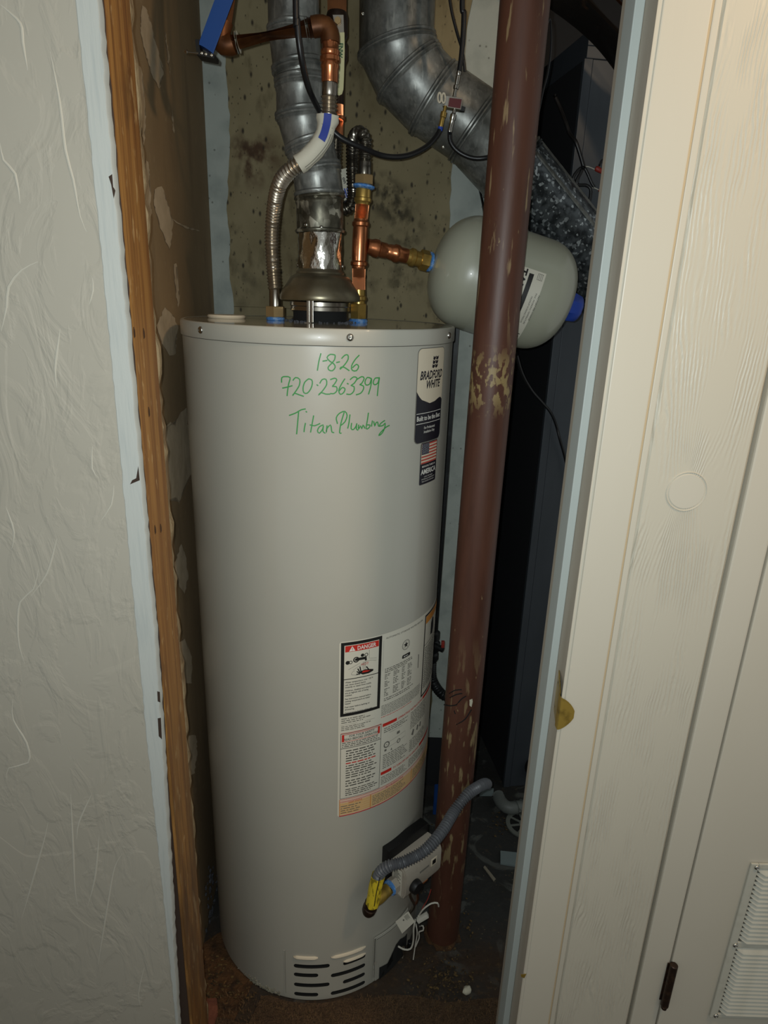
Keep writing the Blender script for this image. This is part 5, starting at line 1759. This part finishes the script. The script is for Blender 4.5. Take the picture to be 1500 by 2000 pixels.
# ================================================================== EXPANSION TANK
def expansion_tank():
    Ye = 1.365
    A0 = P(848, 511, Ye)
    B0 = P(1126, 604, Ye + .0)
    d = (B0 - A0).normalized()
    sc = (B0 - A0).length / 293.0
    A = A0 + d * (-4 * sc)
    L_ = 279 * sc
    R = 103 * sc
    t = thing('expansion_tank', 'grey-green expansion tank lying nearly level behind the brown post', 'tank', A + d * L_ / 2 - VZ * R)
    prof = []
    dome = .27
    for i in range(15):
        a = math.pi / 2 * i / 14
        prof.append((dome * (1 - math.cos(a)), R * math.sin(a) ** .82 if i else .0001))
    prof += [(.335, R * 1.002), (.345, R * 1.006), (.352, R * 1.000)]
    for i in range(14, -1, -1):
        a = math.pi / 2 * i / 14
        prof.append((1 - .26 * (1 - math.cos(a)), R * math.sin(a) ** .78 if i else .0001))
    bm = bmesh.new()
    lathe(bm, A, A + d * L_, prof, 72)
    put('shell', bm, 'etank', t, sharp=75)
    put('port_nipple', lathe(bmesh.new(), A - d * .012, A + d * .006, [(0, .0120), (.3, .0128), (1, .0150)], 20), 'pvc', t, label='pale threaded port')
    c = A + d * (L_ - .004)
    bm = bmesh.new()
    lathe(bm, c, c + d * .030, [(0, .030), (.15, .0300), (.75, .0265), (.9, .0225), (1, .018)], 8, phase=.5)
    put('valve_cap', bm, 'blue_plastic', t, label='dark blue plastic valve cap')
    # curved label, printed upside down
    u, v = Vector((0, -1, 0)), None
    fr = (Vector((0, -1, 0)) - d * d.dot(Vector((0, -1, 0)))).normalized()
    dn = d.cross(fr).normalized()
    if dn.z > 0:
        dn = -dn
    def S(a, n, off):       # a along the axis, n px-like distance round the front, downwards
        ph = n / R
        return A + d * a + (fr * math.cos(ph) + dn * math.sin(ph)) * (R + off)
    def wrapS(bm, off, x0, flip):
        zs = [q.co.z for q in bm.verts]
        k = min(zs)
        while k < max(zs):
            bmesh.ops.bisect_plane(bm, geom=bm.verts[:] + bm.edges[:] + bm.faces[:], plane_co=(0, 0, k), plane_no=(0, 0, 1))
            k += .008
        for q in bm.verts:
            q.co = S(q.co.x, -q.co.z, off)
        return bm
    a0, a1 = 138 * sc, 197 * sc
    top, bot = .035, -.128
    lab = put('rating_label', wrapS(rect2(a0, bot, a1, top), .0006, 0, 0), 'white_label', t, label='white curved label printed upside down')
    bm = rect2(a0 + .030, bot + .055, a0 + .039, top - .008)
    put('black_bar', wrapS(bm, .0009, 0, 0), 'black_print', lab)
    def rot_text(s, x, z, h, wd, bm, bold=.0):     # reads downwards with letters upside down
        nb = text2(s, 0, 0, h, wd, bold=bold)
        for q in nb.verts:
            q.co = Vector((x - q.co.z, 0, z - q.co.x)) if False else Vector((x + q.co.z, 0, z - q.co.x))
        me = bpy.data.meshes.new('t')
        nb.to_mesh(me)
        nb.free()
        bm.from_mesh(me)
        bpy.data.meshes.remove(me)
        return bm
    bm = rot_text('TANK', a0 + .012, top - .002, .014, .058, bmesh.new(), .03)
    rot_text('MAXIMUM WORKING PRESSURE', a0 + .047, top - .045, .0030, .052, bm)
    rot_text('MAX. WORKING TEMPERATURE', a0 + .053, top - .038, .0030, .060, bm)
    rot_text('FACTORY PRE-CHARGE', a0 + .059, top - .040, .0030, .048, bm)
    lines2(a0 + .040, a0 + .060, bot + .042, bot + .006, 8, bm, fill=.5, ragged=.3, seed=41)
    for k in range(4):
        stroke2([(a1 - .014 + .003 * k, top - .004), (a1 - .014 + .003 * k, top - .015)], .0006, bm, False)
    stroke2([(a1 - .014, top - .004), (a1 - .004, top - .004)], .0005, bm, False)
    stroke2([(a1 - .014, top - .015), (a1 - .004, top - .015)], .0005, bm, False)
    put('label_print', wrapS(bm, .0009, 0, 0), 'black_print', lab, smooth=False, kind='stuff')
expansion_tank()

# ================================================================== SUPPORT POST
def post():
    b, tp = Vector((.1795, 1.193, 0)), Vector((.1925, 1.193, HC))
    t = thing('support_post', 'red-brown painted steel support post with scraped paint, right of the tank', 'post', b)
    bm = bmesh.new()
    lathe(bm, b + VZ * .004, tp, [(i / 40, .0385 if i else .0385) for i in range(41)], 48)
    put('pipe', bm, 'post', t)
    bm = bmesh.new()
    pts = []
    for i in range(26):
        a = 2 * math.pi * i / 26
        r = .046 + rn.uniform(-.006, .006)
        pts.append(b + Vector((r * math.cos(a), r * math.sin(a), .0003)))
    slab(pts, VZ, .004, bm)
    put('foot_crust', bm, 'rust_dirt', t, smooth=False)
    # scrape marks and a pale paint chip half way up
    Yf = 1.193 - .0388
    W = lambda x, y: (820 + x / 4.764, 1220 + y / 4.764)
    def onpost(x, y):
        p = P(x, y, 1.15)
        cx = b.x + (tp.x - b.x) * p.z / HC
        for _ in range(4):
            dx = max(-.038, min(.038, p.x - cx))
            Yy = 1.193 - math.sqrt(.0388 ** 2 - dx * dx)
            p = P(x, y, Yy)
        return p
    for s in ([(275, 640), (330, 610), (390, 605)], [(280, 680), (340, 650), (395, 640)], [(225, 745), (290, 755), (345, 745)], [(345, 740), (390, 690), (430, 665)], [(340, 930), (420, 880), (480, 790)], [(320, 800), (330, 830)]):
        put('gouge', tube([onpost(*W(*p)) for p in s], .0013, 6, step=.006), 'blackgap', t)
    bm = slab([onpost(*W(*p)) for p in ((462, 700), (488, 690), (492, 715), (480, 765), (462, 750))], N_, .0008)
    put('paint_chip', bm, 'foam', t, smooth=False)
post()

# ================================================================== CABLES AND SPLITTER
def cables():
    Ys = 1.40
    sp = thing('cable_splitter', 'small coax splitter with dark red label hanging before the wide flue', 'splitter', P(886, 206, Ys))
    a = [P(877, 188, Ys - .006), P(904, 192, Ys - .006), P(900, 214, Ys - .006), P(873, 209, Ys - .006)]
    put('body', slab(a, Vector((0, 1, 0)), .018), 'steel', sp, smooth=False)
    lb = put('face_label', slab([P(878, 191, Ys - .0062), P(902, 194, Ys - .0062), P(899, 212, Ys - .0062), P(875, 208, Ys - .0062)], N_, .0006), 'redlabel', sp, smooth=False, label='dark red label')
    put('side_flange', slab([P(869, 187, Ys), P(877, 188, Ys), P(873, 209, Ys), P(865, 206, Ys)], Vector((0, 1, 0)), .012), 'chrome', sp, smooth=False)
    put('ground_lug', slab([P(900, 206, Ys), P(909, 209, Ys), P(907, 217, Ys), P(898, 216, Ys)], Vector((0, 1, 0)), .010), 'black_plastic', sp, smooth=False)
    bm = bmesh.new()
    for x in (858.5, 866.5):
        pts = [(x + 3.2 * math.cos(2 * math.pi * i / 16), 191 + 9.5 * math.sin(2 * math.pi * i / 16) + (x - 862) * .12) for i in range(17)]
        tube([P(px, py, Ys - .004) for px, py in pts], .0017, 8, bm=bm, step=.006)
    put('twin_clip', bm, 'cream_label', sp, label='pale twin-slot ground clip')
    put('connector', lathe(bmesh.new(), P(887, 190, Ys), P(896.5, 139, Ys), [(0, .0035), (.3, .0035), (.32, .0052), (.45, .0052), (.48, .0036), (.62, .0045), (.8, .0045), (.83, .0034), (.92, .0050), (1, .0044)], 14), 'chrome', sp, label='bright connector on top')
    put('connector', lathe(bmesh.new(), P(870, 207, Ys), P(860, 250, Ys), [(0, .0032), (.25, .0032), (.28, .0058), (.5, .0058), (.54, .0044), (.95, .0046), (1, .0042)], 14), 'brass', sp, label='brass connector')
    put('connector', lathe(bmesh.new(), P(888, 212, Ys), P(878, 258, Ys), [(0, .0032), (.2, .0032), (.25, .0056), (.45, .0056), (.5, .0042), (.85, .0042), (.9, .0050), (1, .0042)], 14), 'chrome', sp)
    put('blue_collar', lathe(bmesh.new(), P(860.5, 248, Ys), P(859, 256, Ys), [(0, .0050), (1, .0050)], 14), 'blue_plastic', sp)
    g = 'black coax cables at the splitter'
    solo('coax_cable', tube([Vector((P(577, -50, 1.14).x, 1.14, HC)), P(577, -50, 1.14), P(580, 40, 1.14), P(588, 110, 1.15), P(602, 170, 1.18), P(622, 213, 1.215), P(640, 243, 1.222), P(664, 268, 1.226), P(705, 288, 1.24), P(752, 305, 1.27), P(795, 304, 1.32), P(832, 287, 1.37), P(853, 265, 1.395), P(860, 252, 1.40)], .0047, 12),
         'cable', 'long black coax cable swooping under the loop connector to the brass fitting', 'cable')
    solo('coax_cable', tube([Vector((P(905, -60, 1.40).x, 1.40, HC)), P(905, -60, 1.40), P(906, 30, 1.40), P(902, 100, 1.40), P(897, 140, 1.40)], .0047, 12), 'cable', 'thick black coax cable dropping from above into the splitter top', 'cable')
    solo('coax_cable', tube([P(878, 257, 1.40), P(880, 278, 1.40), P(896, 297, 1.40), P(925, 309, 1.40), P(958, 306, 1.40), P(1000, 290, 1.42)], .0042, 12), 'cable', 'black coax cable looping from the splitter behind the brown post', 'cable')
    solo('thin_cable', tube([P(873, -60, 1.47) + (P(873, -60, 1.47) - P(880, 10, 1.47)) * 6, P(873, -60, 1.47), P(880, 10, 1.47), P(892, 62, 1.47), P(903, 100, 1.465), P(908, 140, 1.465)], .0028, 10), 'cable', 'thin black wire slanting behind the thick coax at the top', 'cable')
    solo('thin_cable', tube([P(925, 318, 1.62), P(930, 345, 1.63), P(938, 375, 1.63), P(944, 405, 1.60), P(948, 440, 1.55)], .0026, 10), 'cable', 'thin black wire on the back wall below the wide flue', 'cable')
    solo('thin_cable', tube([Vector((P(1067, -40, 1.22).x, 1.22, HC)), P(1067, -40, 1.22), P(1075, 40, 1.23), P(1076, 90, 1.23), P(1070, 140, 1.23), P(1060, 180, 1.23), P(1050, 230, 1.235)], .0016, 8), 'cable', 'thin dark wire running down the right edge of the brown post', 'cable')
    solo('thin_cable', tube([P(1008, 690, 1.52), P(1020, 730, 1.54), P(1038, 762, 1.56), P(1058, 785, 1.6), P(1075, 805, 1.64), P(1086, 830, 1.69), P(1094, 860, 1.69), P(1106, 905, 1.70), P(1125, 1000, 1.70), P(1150, 1120, 1.71)], .0036, 10), 'cable', 'black cable hanging below the expansion tank before the furnace', 'cable')
cables()

# ================================================================== FURNACE
def furnace():
    fc = Vector((.417, 1.706, 0))
    ff = Vector((.986, .166, 0)).normalized()           # along the front
    fs = Vector((-.166, .986, 0)).normalized()          # along the side, away
    zt = P(1128, 62, 1.72).z
    zs = P(1122, 118, 1.72).z
    t = thing('furnace', 'dark slate sheet-metal furnace cabinet behind the right jamb', 'furnace', fc)
    put('cabinet_side', obox(fc + fs * .001, fs, ff, VZ, (.34, .012, zs), .001), 'furnace_dark', t, smooth=False, label='side panel with its shadow painted near black')
    put('corner_post', obox(fc - fs * .003 - ff * .003, ff, fs, VZ, (.020, .012, zs), .0012), 'furnace', t, smooth=False)
    put('front_panel', obox(fc + ff * .0185 - fs * .001, ff, fs, VZ, (.62, .02, zs), .0015), 'furnace', t, smooth=False)
    put('plenum', obox(fc + ff * .004 + fs * .004 + VZ * (zs + .003), ff, fs, VZ, (.60, .34, zt - zs), .0015), 'furnace', t, smooth=False)
    put('plenum_seam', obox(fc + ff * .002 - fs * .001 + VZ * (zs + (zt - zs) * .48), ff, fs, VZ, (.60, .006, .004), .001), 'furnace', t, smooth=False)
    # burner port drum low on the front
    c = fc + ff * .105 + VZ * .075
    put('blower_port', lathe(bmesh.new(), c - fs * .001, c - fs * .030, [(0, .044), (.6, .044), (.9, .040), (1, .034), (.8, .030), (.8, .001)], 32), 'duct_dark', t)
    return fc, ff, fs
FC, FF, FS = furnace()
def low_wires():
    Y = 1.60
    t = thing('wire_bundle', 'black low-voltage wires with red wire nuts against the furnace front', 'wire', P(1135, 340, Y))
    Q = lambda x, y, o=0: P(1040 + x / 7.694, 220 + y / 7.694, Y + o)
    put('cable', tube([Q(330, -260, .06), Q(420, -60, .05), Q(500, 150, .03), Q(560, 320, .02), Q(640, 420), Q(700, 580), Q(765, 800)], .0042, 10), 'cable', t)
    put('cable', tube([Q(765, 800), Q(680, 870), Q(610, 980), Q(640, 1060), Q(700, 1090), Q(800, 1090), Q(870, 1140), Q(870, 1250), Q(840, 1380)], .0034, 10), 'cable', t)
    put('cable', tube([Q(765, 810), Q(720, 910), Q(665, 1010), Q(672, 1070)], .0034, 10), 'cable', t)
    put('cable', tube([Q(770, 800), Q(830, 920), Q(890, 1060), Q(930, 1120)], .0032, 10), 'cable', t)
    put('conductor', tube([Q(770, 808), Q(840, 812), Q(930, 850), Q(960, 860)], .0010, 6), 'wire_white', t)
    put('conductor', tube([Q(870, 1130), Q(930, 1130), Q(1010, 1170)], .0010, 6), 'wire_white', t)
    put('wire_nut', lathe(bmesh.new(), Q(945, 830), Q(1070, 900), [(0, .004), (.15, .0058), (.8, .0048), (1, .002)], 10), 'wire_red', t, label='red wire nut')
    put('wire_nut', lathe(bmesh.new(), Q(1000, 1150), Q(1060, 1185), [(0, .004), (.2, .005), (1, .003)], 10), 'wire_red', t, label='red wire nut')
    put('conductor', tube([Q(1000, 800), Q(1040, 720), Q(1110, 680)], .0022, 8), 'cable', t)
low_wires()
# dark round duct slanting across the furnace top
dd = thing('dark_duct', 'sooty dark round duct slanting down across the furnace top', 'duct', P(1160, 60, 1.58))
da, db = P(1020, -95, 1.60) + (P(1020, -95, 1.60) - P(1320, 215, 1.56)) * .02, P(1320, 215, 1.56)
put('pipe', tube([da, db], .056, 30, smooth=False), 'duct_dark', dd)
dvec = (db - da).normalized()
dup = dvec.cross(N_).normalized()
dup = dup if dup.z > 0 else -dup
put('highlight_strip', tube([da + dup * .050 - Vector((0, .024, 0)), db + dup * .050 - Vector((0, .024, 0))], .0035, 8, smooth=False), 'copper_old', dd, label='brown highlight line painted along the duct')  # copper-coloured strip stands in for the highlight on the duct

# ================================================================== GAS LINES
def gas_lines():
    # black iron drop pipe behind the tank
    Yg = 1.50
    top = P(887, 640, Yg)
    x = top.x
    t = thing('gas_drop_pipe', 'black iron gas pipe standing behind the tank, left of the brown post', 'pipe', (x, Yg, .0))
    zv = P(855, 1255, Yg).z
    zc = P(893, 560, Yg).z
    put('pipe', tube([(x - .004, Yg, zv + .03), (x + .0005, Yg, zc)], .0115, 18, smooth=False), 'iron', t)
    put('elbow', tube([(x, Yg, zc - .012), (x + .001, Yg, zc + .008), (x + .018, Yg, zc + .020), (x + .040, Yg, zc + .020)], .0145, 16, step=.005), 'iron', t)
    put('side_run', tube([(x + .036, Yg, zc + .020), (.245, Yg, zc + .020)], .0115, 16, smooth=False), 'iron', t)
    put('shutoff_valve', lathe(bmesh.new(), (x - .004, Yg, zv - .055), (x - .004, Yg, zv + .035), [(0, .014), (.1, .018), (.25, .018), (.3, .014), (.4, .020), (.62, .020), (.7, .014), (.75, .018), (.95, .018), (1, .013)], 20), 'iron', t)
    put('valve_stem', cylinder((x - .004, Yg - .012, zv), (x + .022, Yg - .028, zv - .004), .008, 14, .001), 'iron', t)
    put('valve_handle', box((x + .016, Yg - .034, zv + .004), (x + .024, Yg - .026, zv + .022), .001), 'wire_red', t, label='small dull red valve handle')
    fx = [Vector((x - .004, Yg, zv - .054)), Vector((x - .003, Yg, zv - .085)), Vector((x + .004, Yg - .005, zv - .115)), Vector((x + .030, Yg - .01, zv - .150)), Vector((x + .075, Yg - .01, zv - .175)), Vector((x + .11, Yg, zv - .25)), Vector((x + .115, Yg, .05)), Vector((x + .115, Yg, .0))]
    put('ribbed_tube', tube(fx, .0125, 14, rib=(.0062, .0013)), 'iron', t)
    # grey coated connector to the gas control
    g = thing('gas_connector', 'grey coated ribbed gas hose running from the gas control past the post', 'gas hose', P(735, 1755, 1.005))
    pts = [P(727, 1762, 1.000), P(735, 1728, 1.000), P(743, 1704, 1.000), P(761, 1691, 1.000), P(790, 1683, 1.004), P(831, 1660, 1.018), P(863, 1624, 1.055), P(887, 1585, 1.100), P(913, 1552, 1.13), P(934, 1537, 1.16), P(946, 1531, 1.20), P(951, 1531, 1.26), P(951, 1532, 1.36), P(951, 1532, 1.60)]
    put('ribbed_tube', tube(pts, .0106, 16, rib=(.0056, .0018)), 'conduit', g)
    s = [P(739, 1709, 1.0), P(733, 1735, 1.0), P(727, 1766, 1.0)]
    bm = bmesh.new()
    rows = []
    for i in range(9):
        q = i / 8
        c = (s[0].lerp(s[1], q * 2) if q < .5 else s[1].lerp(s[2], q * 2 - 1))
        row = []
        for k in range(13):
            a = R_(-150 + 300 * k / 12)
            rr = .0138 + .0006 * math.sin(k * 2.3 + i)
            row.append(bm.verts.new(c + Vector((math.sin(a) * rr, -math.cos(a) * rr, 0))))
        rows.append(row)
    for p, q in zip(rows, rows[1:]):
        for k in range(12):
            bm.faces.new((p[k], p[k + 1], q[k + 1], q[k]))
    tg = put('tag_sleeve', bm, 'yellow_tag', g, label='yellow printed warning tag wrapped round the hose')
    put('tag_crease', tube([P(742, 1714, .9852), P(736, 1740, .9852), P(731, 1770, .9852)], .0008, 6), 'black_print', tg)
    put('flare_nut', lathe(bmesh.new(), P(728, 1760, 1.002), P(718, 1783, 1.004), [(0, .0135), (.2, .0150), (.45, .0135), (.5, .0148), (.8, .0142), (1, .011)], 18), 'dark_bronze', g)
    c = VO + VN * .016 + VZ * .034
    put('brass_elbow', tube([c - VT * .019, c - VT * .032, P(742, 1752, 1.010), P(730, 1760, 1.004)], .0125, 16, step=.004), 'brass_old', g, label='aged brass elbow')
gas_lines()

# ================================================================== BITS ON THE FLOOR
def chunk(pts, zh, name, mat, label, cat, bev=.002, **k):
    bm = slab([PZ(x, y, .0005) for x, y in pts], VZ, zh)
    if bev:
        bmesh.ops.bevel(bm, geom=bm.edges[:], offset=bev, segments=2, affect='EDGES')
    return solo(name, bm, mat, label, cat, **k)
bm = bmesh.new()
bmesh.ops.create_icosphere(bm, subdivisions=3, radius=1.0)
for v in bm.verts:
    f = 1 + .10 * math.sin(v.co.x * 4 + 1) * math.cos(v.co.z * 3) + .06 * math.sin(v.co.y * 7)
    v.co = Vector((v.co.x * .0115, v.co.y * .0085, v.co.z * .0080)) * f
bmesh.ops.rotate(bm, verts=bm.verts[:], cent=(0, 0, 0), matrix=Matrix.Rotation(.6, 3, 'Z'))
fp = PZ(912, 1934, .0085)
bmesh.ops.translate(bm, verts=bm.verts[:], vec=Vector((fp.x, fp.y, .0085)))
solo('foam_piece', bm, 'foam', 'small off-white foam lump at the edge of the carpet', 'foam')
chunk([(394, 1957), (424, 1955), (426, 1985), (418, 2010), (382, 2010)], .012, 'brick_chunk', 'brick_red', 'dull red brick fragment beside the stud foot', 'brick')
chunk([(977, 1664), (1012, 1668), (1008, 1694), (977, 1689)], .006, 'grey_panel_piece', 'slate_tile', 'small pale grey flat offcut on the dark floor by the jamb', 'offcut', bev=.0008)
chunk([(944, 1695), (947, 1692), (968, 1718), (964, 1722)], .003, 'wood_splinter', 'wood_stick', 'thin pale splinter lying on the dark concrete', 'splinter', bev=0)
chunk([(935, 1556), (946, 1545), (964, 1543), (963, 1556)], .010, 'rag_scrap', 'slate_tile', 'crumpled pale scrap behind the grey gas hose', 'scrap', bev=.002)
chunk([(845, 1592), (858, 1592), (860, 1556), (847, 1556)], .05, 'blue_scrap', 'blue_pipe', 'dull blue box standing in the dark gap between tank and post', 'box', bev=.002)
chunk([(842, 1492), (860, 1490), (862, 1476), (845, 1478)], .03, 'pale_block', 'slate_tile', 'pale block in the dark gap between tank and post, behind the blue box', 'block', bev=.002)
# white condensate pipe and elbow at the back
pv = thing('drain_pipe', 'dirty white plastic drain elbow lying on the floor by the furnace', 'pipe', PZ(1000, 1580, 0))
z0 = .022
put('elbow', tube([PZ(972, 1553, z0), PZ(980, 1568, z0), PZ(996, 1578, z0), PZ(1030, 1573, z0), PZ(1060, 1570, z0)], .019, 18, step=.008), 'pvc', pv)
put('coupling', tube([PZ(1008, 1577, z0), PZ(1020, 1575, z0)], .0215, 18, smooth=False), 'pvc', pv)
# round floor drain grate
dg = thing('floor_drain', 'round slotted drain grate in the floor beside the jamb', 'drain', PZ(1022, 1612, 0))
c = PZ(1024, 1611, .001)
put('rim', lathe(bmesh.new(), c, c + VZ * .005, [(0, .055), (.9, .055), (1, .050), (1, .043), (.3, .043)], 40, cap=False), 'grate', dg)
put('well', cylinder(c, c + VZ * .001, .043, 36), 'blackgap', dg)
for k in range(8):
    a = R_(45 * k + 10)
    d_ = Vector((math.cos(a), math.sin(a), 0))
    s_ = Vector((-d_.y, d_.x, 0))
    put('spoke', obox(c + d_ * .012 - s_ * .003 + VZ * .0015, d_, s_, VZ, (.033, .006, .003), .0005), 'grate', dg, smooth=False)
put('hub', cylinder(c + VZ * .0015, c + VZ * .005, .016, 20, .0008), 'grate', dg)
bm = bmesh.new()
for k in range(60):
    x, y = rn.gauss(984, 12), rn.gauss(1612, 10)
    q = PZ(x, y, .002)
    if (q - c).length < .058:
        continue
    s = rn.uniform(.001, .0035)
    bmesh.ops.create_icosphere(bm, subdivisions=1, radius=s, matrix=Matrix.Translation(q + VZ * s * .3) @ Matrix.Diagonal((1.3, .8, .6, 1)))
solo('drain_crumbs', bm, 'rubble', 'crumbs of dirt beside the drain grate', 'grit', kind='stuff', smooth=False)
# painted rust spot on the casing edge
bm = slab([P(1017, 1903, YF - .0074), P(1028, 1902, YF - .0074), P(1024, 1910, YF - .0074), P(1018, 1908, YF - .0074)], N_, .0004)
put('rust_spot', bm, 'brass_old', ca, smooth=False)
